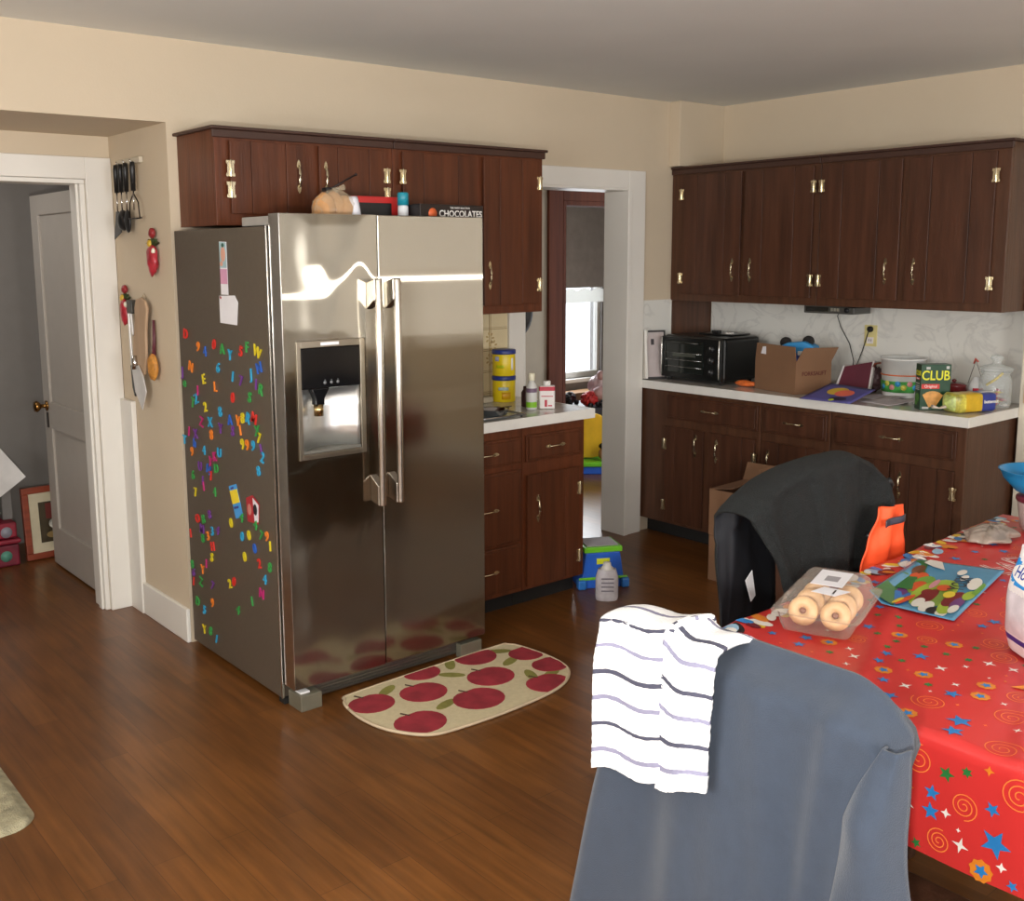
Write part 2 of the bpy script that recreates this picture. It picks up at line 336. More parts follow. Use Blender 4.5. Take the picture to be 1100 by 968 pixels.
# open door of the hall
dr = thing('door_1', 'white hall door swung open away from the kitchen', 'door', (1.64, RY+.125, 0)); dr['kind'] = 'structure'
dm = mat('off_white_door_paint', (176, 168, 158), .45, var=.02)
b = nb(); DL = .81
def dpan(b, y0, y1, z0, z1): bx(b, 0, .036, y0, y1, z0, z1)
dpan(b, 0, .11, .012, 1.96); dpan(b, DL-.11, DL, .012, 1.96); dpan(b, .11, DL-.11, .012, .22); dpan(b, .11, DL-.11, .76, .90); dpan(b, .11, DL-.11, 1.86, 1.96)
bx(b, .012, .024, .11, DL-.11, .22, .76); bx(b, .012, .024, .11, DL-.11, .90, 1.86)
obj('door_leaf', b, dm, dr, .002)
b = nb(); lathe(b, [(.001, 0), (.026, .0), (.028, .006), (.012, .01), (.01, .03), (.022, .04), (.03, .052), (.026, .066), (.001, .07)], (0, 0, 0), 18, M=frame((0, DL-.06, .875), (0, -1, 0), (0, 0, 1)), cap=False)
obj('knob', b, mat('aged_brass_knob', (150, 110, 60), .25, 1), dr)
b = nb(); bx(b, -.003, 0, DL-.075, DL-.045, .76, .84); obj('keyhole_plate', b, mat('dark_plate', (60, 52, 44), .4, .6), dr)
b = nb(); bx(b, -.004, .0, .0, .02, .25, .33); bx(b, -.004, .0, .0, .02, 1.6, 1.68); obj('hinge', b, mat('painted_hinge', (190, 186, 176), .5), dr)
# ------------------------------------------------------------ cabinets
def pull(L_, horiz, par, x, z, y, m):
    """slim bow pull with two leaf-shaped plates"""
    b = nb(); h = L_/2
    def P(t, s, o): return (x+t, y-o, z+s) if horiz else (x+s, y-o, z+t)
    tube(b, [P(-h*.62, 0, .002), P(-h*.55, 0, .011), P(-h*.15, 0, .014), P(h*.15, 0, .014), P(h*.55, 0, .011), P(h*.62, 0, .002)], [.004, .003, .0045, .0045, .003, .004], 8)
    for s in (-1, 1):
        pts = [(h*s, 0), (h*s*.85, .006), (h*s*.62, .009), (h*s*.45, .004), (h*s*.45, -.004), (h*s*.62, -.009), (h*s*.85, -.006)]
        A = [b.verts.new(P(p[0], p[1], 0)) for p in pts]; B = [b.verts.new(P(p[0], p[1], .003)) for p in pts]
        b.faces.new(A); b.faces.new(B[::-1])
        for i in range(len(pts)): b.faces.new((A[i], B[i], B[(i+1) % 7], A[(i+1) % 7]))
    return obj('pull', b, m, par)
def hinge(par, x, z, y, m, s):
    b = nb()
    bx(b, x-.014, x-.002, y-.003, y, z-.028, z+.028); bx(b, x+.002, x+.014, y-.003, y, z-.028, z+.028)
    lathe(b, [(.0035, -.034), (.0045, -.03), (.0045, .03), (.0035, .034)], (x, y-.004, z), 8)
    for t in (-1, 1): bx(b, x-.018, x+.018, y-.002, y, z+t*.024-.006, z+t*.024+.006)
    return obj('hinge', b, m, par)
def cabinet(name, label, loc, rz, w, d, z0, z1, items, wd, fr, pm, group, crown=None, toe=0, hinge_all=True):
    t = thing(name, label, 'cabinet', loc, rz, group)
    b = nb(); zz = z0+toe
    # carcass behind the face frame, then the frame with openings left for doors
    bx(b, 0, w, .02, d, zz, z1)
    if toe: bx(b, 0, w, .07, d, z0, zz, 1)
    obj('carcass', b, [fr, dark], t)
    b = nb(); bx(b, 0, w, 0, .0195, zz, z1); obj('face_frame', b, fr, t, .0015)
    for it in items:
        k, x0, x1, a, c = it[:5]
        dn = nb()
        if k == 'door':
            W_ = x1-x0; gs = [x0, x0+W_*it[7][0], x0+W_*it[7][1], x1] if len(it) > 7 else [x0, x0+W_*.27, x0+W_*.73, x1]
            bx(dn, x0+.004, x1-.004, -.008, -.001, a+.004, c-.004)
            for p, q in zip(gs, gs[1:]): bx(dn, p+.0012, q-.0012, -.019, -.008, a, c)
            D = obj('door', dn, wd, t, .0016)
            hs, hx, hz = it[5], it[6][0], it[6][1]
            if hz is not None: pull(.135, False, D, hx, hz, -.019, pm)
            hxx = x0 if hs == 'l' else x1
            for z in ((c-.105, a+.09)): hinge(D, hxx, z, -.019, pm, hs)
        else:
            bx(dn, x0, x1, -.012, -.001, a, c); bx(dn, x0+.012, x1-.012, -.019, -.012, a+.012, c-.012)
            D = obj('drawer', dn, wd, t, .003)
            pull(.13, True, D, (x0+x1)/2, (a+c)/2, -.019, pm)
    if crown is not None:
        b = nb(); e0 = -.02 if crown & 1 else 0; e1 = w+.02 if crown & 2 else w
        bx(b, e0+.001, e1-.001, -.022, d, z1, z1+.012); bx(b, e0/2, w+(e1-w)/2, -.012, 0, z1-.03, z1)
        obj('crown', b, mat('dark_crown_wood', (62, 38, 28), .5), t, .003)
    return t
UA = YA-.34-.003
zt, zb = 2.125, 1.369
gA = 'upper cabinets on the fridge wall'
cabinet('wall_cabinet', 'short reddish brown two-door wall cabinet directly above the refrigerator', (1.77, UA, 0), 0, .815, .34, 1.765, zt,
        [('door', .055, .385, 1.81, 2.085, 'l', (.35, 1.96)), ('door', .445, .775, 1.81, 2.085, 'r', (.475, 1.96))], cabA, frameA, brass, gA, 1)
cabinet('wall_cabinet', 'tall reddish brown wall cabinet right of the refrigerator top, reaching down over the small counter', (2.587, UA, 0), 0, .868, .34, zb, zt,
        [('door', .04, .455, 1.41, 2.085, 'l', (.42, 1.55)), ('door', .49, .835, 1.41, 2.085, 'r', (.522, 1.55), (.28, .68))], cabA, frameA, brass, gA, 2)
gB = 'upper cabinets over the long counter'
R9 = -PI/2
cabinet('wall_cabinet', 'dark brown two-door wall cabinet nearest the corner above the toaster oven', (4.80, YA-.003, 0), R9, .985, .358, zb, zt,
        [('door', .085, .505, 1.41, 2.085, 'l', (.455, 1.55)), ('door', .53, .955, 1.41, 2.085, 'r', (.575, 1.55))], cabB, frameB, brass, gB, 0)
cabinet('wall_cabinet', 'dark brown two-door wall cabinet above the cracker box and glass jar', (4.80, YA-.99, 0), R9, .95, .358, zb, zt,
        [('door', .015, .45, 1.41, 2.085, 'l', (.385, 1.55)), ('door', .485, .895, 1.41, 2.085, 'r', (.53, 1.55))], cabB, frameB, brass, gB, 2)
for o in list(sc.objects):
    if o.name.startswith('wall_cabinet') and o.location.x == 4.80: pass
# end board under the corner of the upper cabinets
b = nb(); bx(b, 4.80, XB-.002, YA-.022, YA-.002, .957, zb-.002); tag(obj('end_panel', b, frameB, bevel=.002), 'dark brown wood end board in the corner behind the toaster oven', 'wood panel')
gC = 'base cabinets under the long counter'
FB = 4.562
def low(y0, y1, label, items, c=0):
    cabinet('base_cabinet', label, (FB, y0, 0), R9, y0-y1-.002, XB-FB-.002, 0, .872, [(k, y0-a, y0-b_, *r) for k, a, b_, *r in items], cabB, frameB, brass, gC, None, .09)
low(YA-.003, 3.275, 'dark brown two-door base cabinet beside the doorway, below the toaster oven',
    [('drawer', 3.91, 3.29, .71, .845), ('door', 3.92, 3.64, .11, .665, 'l', (.37-.0+.052, .575)), ('door', 3.60, 3.30, .11, .665, 'r', (.567, .565))])
low(3.273, 2.862, 'dark brown single-door base cabinet in the middle, behind the black coat',
    [('drawer', 3.255, 2.88, .71, .845), ('door', 3.245, 2.89, .11, .665, 'r', (.06, .56))])
low(2.86, 2.185, 'dark brown base cabinet with a wide drawer at the outer end of the long counter',
    [('drawer', 2.84, 2.225, .71, .845), ('door', 2.83, 2.535, .11, .665, 'l', (.265, .56)), ('door', 2.51, 2.225, .11, .665, 'r', (.38, .56))])
gD = 'base cabinets beside the refrigerator'
FA = 3.519
cabinet('base_cabinet', 'reddish brown three-drawer base cabinet touching the right side of the refrigerator', (2.655, FA, 0), 0, .443, .598, 0, .872,
        [('drawer', .02, .43, .70, .825), ('drawer', .02, .43, .335, .675), ('drawer', .02, .43, .11, .325)], cabA, frameA, brass, gD, None, .09)
cabinet('base_cabinet', 'reddish brown one-door base cabinet at the doorway end of the small counter', (3.10, FA, 0), 0, .395, .598, 0, .872,
        [('drawer', .015, .365, .70, .825), ('door', .015, .35, .11, .64, 'r', (.08, .475))], cabA, frameA, brass, gD, None, .09)
# counters
def marble():
    m = bpy.data.materials.new('white_marbled_laminate'); m.use_nodes = True; N = m.node_tree.nodes; L = m.node_tree.links; b = N['Principled BSDF']
    tc = N.new('ShaderNodeTexCoord'); nz = N.new('ShaderNodeTexNoise'); nz.inputs['Scale'].default_value = 5; nz.inputs['Detail'].default_value = 8; nz.inputs['Distortion'].default_value = 1.2
    L.new(tc.outputs['Object'], nz.inputs['Vector']); cr = N.new('ShaderNodeValToRGB'); e = cr.color_ramp.elements
    e[0].position = .46; e[0].color = (*lin((222, 220, 213)), 1); e[1].position = .54; e[1].color = (*lin((222, 220, 213)), 1)
    k = cr.color_ramp.elements.new(.5); k.color = (*lin((208, 206, 200)), 1)
    L.new(nz.outputs[0], cr.inputs[0]); L.new(cr.outputs[0], b.inputs['Base Color']); b.inputs['Roughness'].default_value = .28
    return m
mar = marble()
ctop = mat('pale_marbled_countertop', (196, 192, 184), .16, var=.08, scale=18)
clip = mat('white_counter_edge', (226, 224, 218), .35, var=.03, scale=20)
def counter(label, x0, x1, y0, y1, a, c):
    t = thing('countertop', label, 'countertop', ((x0+x1)/2, (y0+y1)/2, .873)); o = t.location
    b = nb(); bx(b, x0-o.x, x1-o.x, y0-o.y, y1-o.y, 0, .042); obj('slab', b, ctop, t)
    b = nb()
    if a: bx(b, x0-o.x-.008, x0-o.x-.0005, y0-o.y-(.008 if c else 0), y1-o.y, -.004, .0425)
    if c: bx(b, x0-o.x, x1-o.x, y0-o.y-.008, y0-o.y-.0005, -.004, .0425)
    if not a: bx(b, x1-o.x+.0005, x1-o.x+.008, y0-o.y-.008, y1-o.y, -.004, .0425)
    obj('edge_strip', b, clip, t, .002)
counter('long white marbled countertop along the right wall', 4.548, XB-.002, 2.178, YA-.003, True, True)
counter('small white countertop between the refrigerator and the doorway', 2.655, 3.522, 3.487, YA-.003, False, True)
# marbled splash boards
b = nb(); bx(b, XB-.010, XB-.001, 2.16, YA-.03, .916, zb-.003); struct('wall_splash_right', b, mar)
b = nb(); bx(b, 4.548, 4.798, YA-.010, YA-.001, .916, 1.375); bx(b, 4.795, 4.799, YA-.014, YA-.01, .916, 1.368); struct('wall_splash_corner', b, mar)
# tile-print panel behind the small counter
tb = mat('cream_tile_print', (214, 198, 160), .4, var=.03, scale=20); tl = mat('tan_tile_line', (150, 124, 84), .5); tfl = mat('tan_flower_print', (176, 150, 100), .5)
b = nb(); bx(b, 2.64, DX0-.102, YA-.008, YA-.001, .916, zb-.003)
ty = YA-.0085
for k in range(9):
    x = 2.66+.105*k
    if x < 3.5: bx(b, x, x+.004, ty-.001, ty, .916, zb-.003, 1); bx(b, x+.010, x+.012, ty-.001, ty, .916, zb-.003, 1)
for z in (.935, 1.045, 1.155, 1.265, 1.345): bx(b, 2.645, 3.515, ty-.001, ty, z, z+.003, 1); bx(b, 2.645, 3.515, ty-.001, ty, z+.009, z+.011, 1)
for cx, cz in ((3.40, 1.22), (3.40, 1.11), (3.29, 1.10), (3.19, 1.22), (3.42, 1.18)):
    for k in range(7):
        a = k*.9+cx*9
        prism(b, disc((cx+.02*math.cos(a), cz+.024*math.sin(a)), .009, 7, .005, a), 'y', ty-.0015, ty, 2)
struct('wall_splash_back', b, [tb, tl, tfl])
# ------------------------------------------------------------ refrigerator
FX0, FX1, FY = 1.731, 2.635, 3.222
fr_ = thing('refrigerator', 'tall stainless steel side-by-side refrigerator with dark grey sides and an ice dispenser', 'refrigerator', (FX0, FY, 0))
sside = mat('dark_grey_textured_enamel', (96, 86, 74), .42, .25, .05, 60, .08, 400)
stL = steel('brushed_steel_left_door', (154, 147, 134), .12, .0085)
stR = steel('brushed_steel_right_door', (154, 147, 134), .12, .0)
def FW(bm):
    for v in bm.verts: v.co -= Vector((FX0, FY, 0))
    return bm
b = nb(); bx(b, FX0-.004, FX1, 3.312, 4.09, .022, 1.75); obj('cabinet_body', FW(b), sside, fr_, .004)
b = nb(); bx(b, FX0-.005, FX0+.004, 3.304, 3.3115, .022, 1.752); bx(b, FX0-.005, FX1, 3.306, 3.3115, 1.742, 1.752); obj('body_front_trim', FW(b), mat('bright_steel_trim', (225, 222, 218), .2, 1), fr_)
b = nb(); bx(b, FX0+.014, FX1-.014, 3.296, 3.305, .09, 1.745); obj('door_gasket', FW(b), mat('grey_gasket', (96, 86, 70), .7), fr_)
# left door with an opening for the dispenser
SX = 2.133; a0, a1, c0, c1 = 1.80, 2.045, .945, 1.325
def door_bm(x0, x1, hole=None):
    b = nb(); z0, z1 = .078, 1.792; y0, y1 = FY, 3.295
    if hole:
        h0, h1, k0, k1 = hole
        bx(b, x0, h0, y0, y1, z0, z1); bx(b, h1, x1, y0, y1, z0, z1); bx(b, h0, h1, y0, y1, z0, k0); bx(b, h0, h1, y0, y1, k1, z1); bx(b, h0, h1, y1-.003, y1, k0, k1)
    else: bx(b, x0, x1, y0, y1, z0, z1)
    return b
dl = obj('left_door', FW(door_bm(FX0+.006, SX-.002, (a0, a1, c0, c1))), stL, fr_)
dr_ = obj('right_door', FW(door_bm(SX+.003, FX1-.003)), stR, fr_, .003)
b = nb(); bx(b, FX0+.003, FX0+.0058, FY+.001, 3.294, .078, 1.792); obj('edge_band', FW(b), mat('bright_steel_trim', (225, 222, 218), .2, 1), dl)
def handle(x, par, s):
    b = nb(); y = FY-.058
    # flat outer bar, rounded, between two angled end brackets
    pts = []
    for z0, z1 in ((.725, 1.562),):
        lathe(b, [(.0105, z0), (.0115, z0+.004), (.0115, z1-.004), (.0105, z1)], (0, 0, 0), 16, M=Matrix.Translation((x, y, 0)) @ Matrix.Scale(1.25, 4, (1, 0, 0)))
    for z, sg in ((.725, 1), (1.562, -1)):
        prism(b, [(FY-.001, z+sg*.012), (FY-.001, z+sg*.11), (y+.004, z+sg*.075), (y+.004, z)], 'x', x-.017, x+.012)
    for v in b.verts: v.co -= Vector((FX0, FY, 0))
    return obj('handle', b, mat('handle_steel', (216, 210, 200), .24, 1, .03), par, .002)
handle(SX-.036, dl, -1); handle(SX+.046, dr_, 1)
# dispenser
ds = mat('satin_steel_surround', (160, 150, 134), .3, 1, .03, 30)
b = nb(); o0, o1, p0, p1 = 1.783, 2.066, .925, 1.35
for q in ((o0, a0, p0, p1), (a1, o1, p0, p1), (a0, a1, p0, c0), (a0, a1, c1, p1)): bx(b, q[0], q[1], FY-.006, FY-.0005, q[2], q[3])
bx(b, o0+.012, o1-.012, FY-.009, FY-.006, p0+.010, p0+.016)
surround = obj('dispenser_surround', FW(b), ds, fr_, .0015)
b = nb()
def rec(u, v):
    x = a0+.001+(a1-a0-.002)*u; return (x-FX0, FY+.004+.055*math.sin(PI*u)-FY, c0+.012+(1.178-c0-.012)*v)
grid(b, 20, 4, rec); obj('dispenser_recess', b, mat('bright_satin_recess', (235, 235, 232), .3, .9, .02), fr_, solid=.002)
b = nb(); prism(b, [(a0+.002, FY-.002)]+[(a0+.002+(a1-a0-.004)*k/12, FY+.004+.056*math.sin(PI*k/12)) for k in range(13)]+[(a1-.002, FY-.002)], 'z', c0+.001, c0+.012)
obj('drip_tray', FW(b), mat('grey_drip_tray', (120, 118, 110), .4, .5), fr_)
b = nb(); bx(b, a0+.001, a1-.001, FY-.004, FY+.05, 1.178, c1-.001); obj('control_panel', FW(b), mat('glossy_black_panel', (16, 16, 18), .12), fr_, .004)
b = nb()
for k in range(3):
    x = 1.895+.027*k; lathe(b, [(.006, 0), (.006, .001)], (0, 0, 0), 12, M=frame((x-FX0, -.004, 1.198), (1, 0, 0), (0, 0, 1)))
    text(b, 'o', .01, frame((x-FX0, -.0052, 1.208), (1, 0, 0), (0, 0, 1)), .0003)
obj('button', b, mat('grey_button_print', (120, 122, 124), .5), fr_)
b = nb(); prism(b, [(1.842, 1.178), (1.915, 1.178), (1.893, 1.14), (1.893, 1.118), (1.858, 1.118), (1.858, 1.14)], 'y', FY-.003, FY+.03); obj('ice_chute', FW(b), mat('glossy_black_panel', (16, 16, 18), .12), fr_, .003)
b = nb(); lathe(b, [(.017, 1.078), (.018, 1.12)], (1.876-FX0, .013, 0), 14); obj('spout', b, mat('brass_spout', (176, 150, 104), .2, 1), fr_)
b = nb(); bx(b, 1.88, 1.955, FY-.0075, FY-.006, 1.332, 1.343); obj('badge', FW(b), mat('white_badge', (236, 236, 240), .3), surround)
b = nb(); text(b, 'LG', .009, frame((1.90-FX0, -.0077, 1.3375), (1, 0, 0), (0, 0, 1)), .0002)
b.free()
# hinge covers, base grille, foot bracket
b = nb(); bx(b, FX0+.004, FX0+.05, 3.25, 3.50, 1.753, 1.785); obj('hinge_cover', FW(b), mat('grey_hinge_cover', (150, 146, 140), .5), fr_, .004)
b = nb(); bx(b, FX1-.05, FX1-.004, 3.297, 3.345, 1.753, 1.785); obj('hinge_cover', FW(b), mat('grey_hinge_cover', (150, 146, 140), .5), fr_, .004)
b = nb(); bx(b, FX0+.10, FX1-.03, 3.262, 3.30, .012, .068)
for k in range(4): bx(b, FX0+.11, FX1-.12, 3.257, 3.262, .018+.012*k, .025+.012*k)
obj('base_grille', FW(b), mat('grey_steel_grille', (120, 116, 110), .3, .8), fr_, .001)
b = nb(); bx(b, FX0+.012, FX0+.10, 3.195, 3.29, 0.0, .06); obj('foot_bracket', FW(b), mat('grey_foot_cover', (118, 114, 98), .4, .3), fr_, .003)
b = nb(); bx(b, FX0+.022, FX0+.06, 3.215, 3.26, .0605, .066); obj('roller_clip', FW(b), mat('white_clip', (235, 235, 235), .4), fr_)
b = nb(); bx(b, FX1-.13, FX1-.02, 3.225, 3.262, .0, .06); obj('foot_bracket', FW(b), mat('grey_foot_cover', (118, 114, 98), .4, .3), fr_, .003)
for fx, fy in ((FX0+.0, 3.30), (FX1-.05, 4.0), (FX0+.02, 4.0)):
    b = nb(); bx(b, fx, fx+.03, fy, fy+.04, 0, .0215); obj('foot', FW(b), dark, fr_)
# ------------------------------------------------------------ magnets
MAGNETS = [(4.016,1.336,'D','red'),(3.902,1.291,'9','orange'),(3.839,1.276,'4','blue'),(3.754,1.31,'0','red'),(3.682,1.297,'A','green'),
(3.618,1.278,'Y','lightblue'),(3.526,1.298,'5','red'),(3.475,1.317,'F','green'),(3.396,1.305,'W','yellow'),(4.066,1.179,'J','purple'),
(3.981,1.206,'N','orange'),(3.726,1.222,'6','lightblue'),(4.049,1.136,'e','green'),(3.862,1.165,'E','yellow'),(3.603,1.198,'1','lightblue'),
(3.536,1.188,'7','purple'),(3.45,1.221,'J','lightblue'),(3.386,1.248,'N','blue'),(3.759,1.145,'L','orange'),(3.925,1.114,'I','magenta'),
(3.942,1.078,'Z','lightblue'),(3.978,1.059,'T','green'),(3.86,1.054,'2','yellow'),(3.611,1.117,'0','red'),(3.47,1.133,'S','green'),
(3.38,1.17,'R','green'),(3.415,1.186,'1','purple'),(3.725,1.05,'8','lightblue'),(3.903,0.99,'Z','magenta'),(3.821,0.998,'X','lightblue'),
(3.642,1.028,'A','blue'),(3.573,1.033,'V','orange'),(3.534,1.048,'8','yellow'),(3.491,1.053,'R','lightblue'),(3.442,1.059,'M','red'),
(4.03,0.935,'1','magenta'),(3.967,0.932,'X','purple'),(4.078,0.894,'T','lightblue'),(3.98,0.894,'h','blue'),(3.815,0.948,'8','orange'),
(3.729,0.984,'Y','purple'),(3.623,0.987,'S','purple'),(3.557,0.999,'1','orange'),(3.42,1.014,'X','green'),(3.409,0.989,'7','yellow'),
(4.01,0.853,'9','orange'),(3.891,0.875,'4','lightblue'),(3.544,0.948,'9','yellow'),(3.505,0.95,'9','orange'),(3.458,0.953,'9','lightblue'),
(3.395,0.948,'1','purple'),(3.388,0.92,'2','lightblue'),(3.75,0.885,'U','lightblue'),(3.794,0.863,'K','magenta'),(3.835,0.837,'Y','magenta'),
(3.937,0.802,'U','purple'),(3.858,0.802,'H','blue'),(3.785,0.817,'D','green'),(3.838,0.779,'7','red'),(4.01,0.754,'6','green'),
(3.422,0.864,'8','lightblue'),(3.918,0.747,'1','purple'),(3.911,0.723,'I','magenta'),(3.995,0.685,'7','yellow'),(3.808,0.718,'4','green'),
(3.986,0.575,'O','red'),(3.929,0.583,'B','green'),(3.867,0.614,'8','purple'),(3.947,0.539,'M','purple'),(3.849,0.548,'3','lightblue'),
(3.798,0.564,'4','purple'),(4.064,0.496,'I','red'),(3.943,0.499,'8','green'),(3.892,0.52,'3','orange'),(3.851,0.485,'H','red'),
(3.864,0.436,'S','yellow'),(3.921,0.397,'I','magenta'),(4.064,0.361,'8','green'),(4.053,0.329,'6','purple'),(3.96,0.362,'Y','orange'),
(4.058,0.288,'I','red'),(3.982,0.305,'Z','green'),(3.872,0.314,'7','purple'),(3.671,0.618,'0','yellow'),(3.578,0.659,'4','green'),
(3.464,0.653,'4','green'),(3.58,0.583,'0','lightblue'),(3.521,0.6,'0','yellow'),(3.421,0.62,'7','green'),(3.376,0.626,'9','orange'),
(3.353,0.594,'1','yellow'),(3.478,0.558,'0','blue'),(3.565,0.506,'0','yellow'),(3.445,0.507,'2','red'),(3.362,0.511,'8','green'),
(3.405,0.456,'4','lightblue'),(3.436,0.393,'N','magenta'),(3.518,0.341,'1','green'),(3.706,0.364,'2','yellow'),(3.669,0.382,'0','red'),
(3.643,0.274,'4','green'),(4.027,0.207,'D','green'),(3.962,0.187,'5','lightblue'),(3.88,0.239,'9','orange'),(3.972,0.1,'Y','yellow'),
(3.91,0.11,'8','green'),(3.856,0.092,'1','lightblue')]

MCOL = {'red': (214, 52, 44), 'orange': (232, 128, 44), 'yellow': (216, 196, 40), 'green': (58, 150, 72), 'lightblue': (52, 158, 200), 'blue': (48, 96, 186), 'purple': (112, 60, 140), 'magenta': (186, 46, 112)}
SM = FX0-.0045
NICE = {'lightblue': 'light blue'}
from collections import Counter
cnt = Counter((c, col) for _, _, c, col in MAGNETS)
def kindof(c): return 'bar' if c == 'I' and False else ('number' if c.isdigit() else 'letter')
def word(y, z):
    v = 'top' if z > 1.2 else 'upper' if z > 1.0 else 'middle' if z > .78 else 'lower' if z > .5 else 'bottom'
    h = 'back edge' if y > 3.95 else 'back part' if y > 3.75 else 'centre' if y > 3.6 else 'front part' if y > 3.45 else 'front edge'
    return v, h
seen = {}
recs = []
for i, (y, z, c, col) in enumerate(MAGNETS):
    base = '%s %s %s magnet' % (NICE.get(col, col), kindof(c), c)
    v, h = word(y, z)
    if cnt[(c, col)] == 1: lab = base+' on the grey refrigerator side'
    else:
        def nm(m): return '%s %s' % (NICE.get(m[3], m[3]), m[2])
        near = min((m for j, m in enumerate(MAGNETS) if j != i and (m[2], m[3]) != (c, col)), key=lambda m: (m[0]-y)**2+(m[1]-z)**2)
        dy, dz = near[0]-y, near[1]-z
        rel = ('right of' if dy > 0 else 'left of') if abs(dy) > abs(dz) else ('below' if dz > 0 else 'above')
        lab = '%s, %s %s of fridge side, %s %s' % (base, v, h, rel, nm(near))
    recs.append((y, z, c, col, lab))
for i, (y, z, c, col, lab) in enumerate(recs):
    sz = .056 if z > .9 else .052
    b = nb(); tilt = random.uniform(-.35, .35)
    text(b, c, sz, Matrix.Rotation(tilt, 4, 'Z'), .0025, bold=True)
    for f in b.faces: f.smooth = False
    o = obj('letter_magnet' if not c.isdigit() else 'number_magnet', b, mat('magnet_plastic_'+col, MCOL[col], .35), None)
    o.matrix_world = frame((SM-.003, y, z), (0, -1, 0), (0, 0, 1))
    tag(o, lab, 'magnet', 'alphabet and number magnets on the refrigerator side')
# ------------------------------------------------------------ pictures and papers on the fridge side
def side_sheet(name, label, cat, pts, mats, extra, t=.0012):
    """pts: y,z outline; extra: list of (pts, material index)"""
    b = nb(); prism(b, pts, 'x', SM-t-.0008, SM-.0008)
    for k, (p, mi) in enumerate(extra): prism(b, p, 'x', SM-t-.0014-.0003*k, SM-t-.0008-.0003*k, mi)
    return tag(obj(name, b, mats), label, cat)
paper = mat('white_paper', (226, 224, 228), .8, var=.03)
side_sheet('photo_bookmark', 'narrow photo strip of a baby above a pink band, high on the refrigerator side', 'photo',
    [(3.672, 1.702), (3.612, 1.700), (3.612, 1.505), (3.672, 1.505)],
    [paper, mat('pink_band', (206, 150, 178), .7), mat('baby_skin', (214, 160, 140), .7), mat('photo_pale_blue', (160, 190, 196), .7), mat('photo_dark_green', (50, 90, 80), .7)],
    [([(3.671, 1.60), (3.613, 1.60), (3.613, 1.545), (3.671, 1.545)], 1), ([(3.670, 1.700), (3.614, 1.698), (3.614, 1.605), (3.670, 1.605)], 3), (disc((3.640, 1.655), .020, 14, .028), 2), (disc((3.640, 1.688), .012, 10, .008), 4), (disc((3.655, 1.62), .012, 10, .01), 2)])
side_sheet('paper_note', 'torn white paper note below the photo strip on the refrigerator side', 'paper',
    [(3.690, 1.500), (3.560, 1.504), (3.535, 1.48), (3.550, 1.395), (3.690, 1.398)], [paper, mat('mauve_corner', (150, 110, 120), .7), mat('note_red_dot', (190, 60, 60), .7)],
    [([(3.688, 1.498), (3.676, 1.499), (3.682, 1.488)], 1), (disc((3.675, 1.493), .005, 8), 2)])
side_sheet('calendar_magnet', 'small blue and yellow card magnet on the middle of the refrigerator side', 'magnet',
    [(3.680, .765), (3.615, .785), (3.565, .665), (3.630, .645)], [mat('card_blue', (70, 150, 214), .5), mat('card_yellow', (232, 206, 50), .5), mat('card_navy', (60, 60, 130), .5)],
    [([(3.672, .748), (3.608, .767), (3.588, .718), (3.652, .698)], 1), ([(3.664, .762), (3.640, .769), (3.637, .762), (3.661, .755)], 2), ([(3.640, .690), (3.600, .702), (3.597, .694), (3.637, .682)], 2)])
side_sheet('photo_magnet', 'small red and white photo magnet right of the blue and yellow card', 'magnet',
    [(3.535, .745), (3.480, .765), (3.428, .740), (3.440, .660), (3.530, .655)], [mat('card_red', (170, 40, 50), .5), mat('card_white', (220, 214, 220), .5), mat('card_black', (30, 26, 34), .5), mat('card_skin', (190, 120, 110), .6)],
    [([(3.480, .755), (3.434, .735), (3.440, .668), (3.470, .664)], 1), (disc((3.462, .712), .016, 12, .022), 2), (disc((3.508, .705), .016, 12, .022), 3)])
# ------------------------------------------------------------ on top of the fridge
FZ = 1.7505
br = thing('bread_bag', 'clear bag of rolls with a white label lying on top of the refrigerator', 'bread', (2.09, 3.44, FZ)); br.scale = (.86, .8, .86)
b = nb()
for k, (x, y, s) in enumerate(((-.055, 0, 1), (0, .01, 1.05), (.045, -.005, .95))): blob(b, (x, y, .075*s), (.048, .07, .075*s), .12, 2, 3, 0, k, .002)
obj('rolls', b, mat('tan_bread_crust', (196, 146, 96), .6, var=.2), br)
b = nb(); blob(b, (0, 0, .08), (.105, .09, .083), .10, 5, 4, 0, 3, .001); 
tube(b, [(0, .0, .155), (.02, -.01, .17), (.035, -.03, .175)], [.02, .008, .014], 10)
obj('wrapper', b, sheer('crinkled_bag_film', (226, 210, 180), .82, .10), br)
b = nb(); grid(b, 8, 8, lambda u, v: (.045+.045*u, -.078-.012*math.sin(PI*u)+.03*v*v, .02+.115*v)); obj('label', b, mat('white_label', (228, 228, 236), .5), br, solid=.002)
b = nb(); grid(b, 8, 3, lambda u, v: (-.02+.115*u, -.084-.012*math.sin(PI*u), .002+.02*v)); obj('red_band', b, mat('red_band', (200, 60, 54), .5), br, solid=.002)
rb = thing('radio_box', 'red and black box behind the bread bag on top of the refrigerator', 'box', (2.32, 3.52, FZ))
b = nb(); bx(b, -.13, .12, -.03, .05, .001, .125); obj('box', b, mat('red_plastic_case', (196, 44, 42), .4), rb, .004)
b = nb(); bx(b, -.11, .06, -.036, -.031, .004, .10); obj('front_panel', b, mat('black_front_panel', (24, 22, 22), .4), rb, .002)
an = thing('antenna_base', 'small black gadget with a thin slanted antenna behind the bread bag', 'antenna', (2.17, 3.60, FZ))
b = nb(); bx(b, -.03, .03, -.02, .02, .001, .16); obj('stand', b, mat('black_plastic', (26, 26, 28), .45), an, .006)
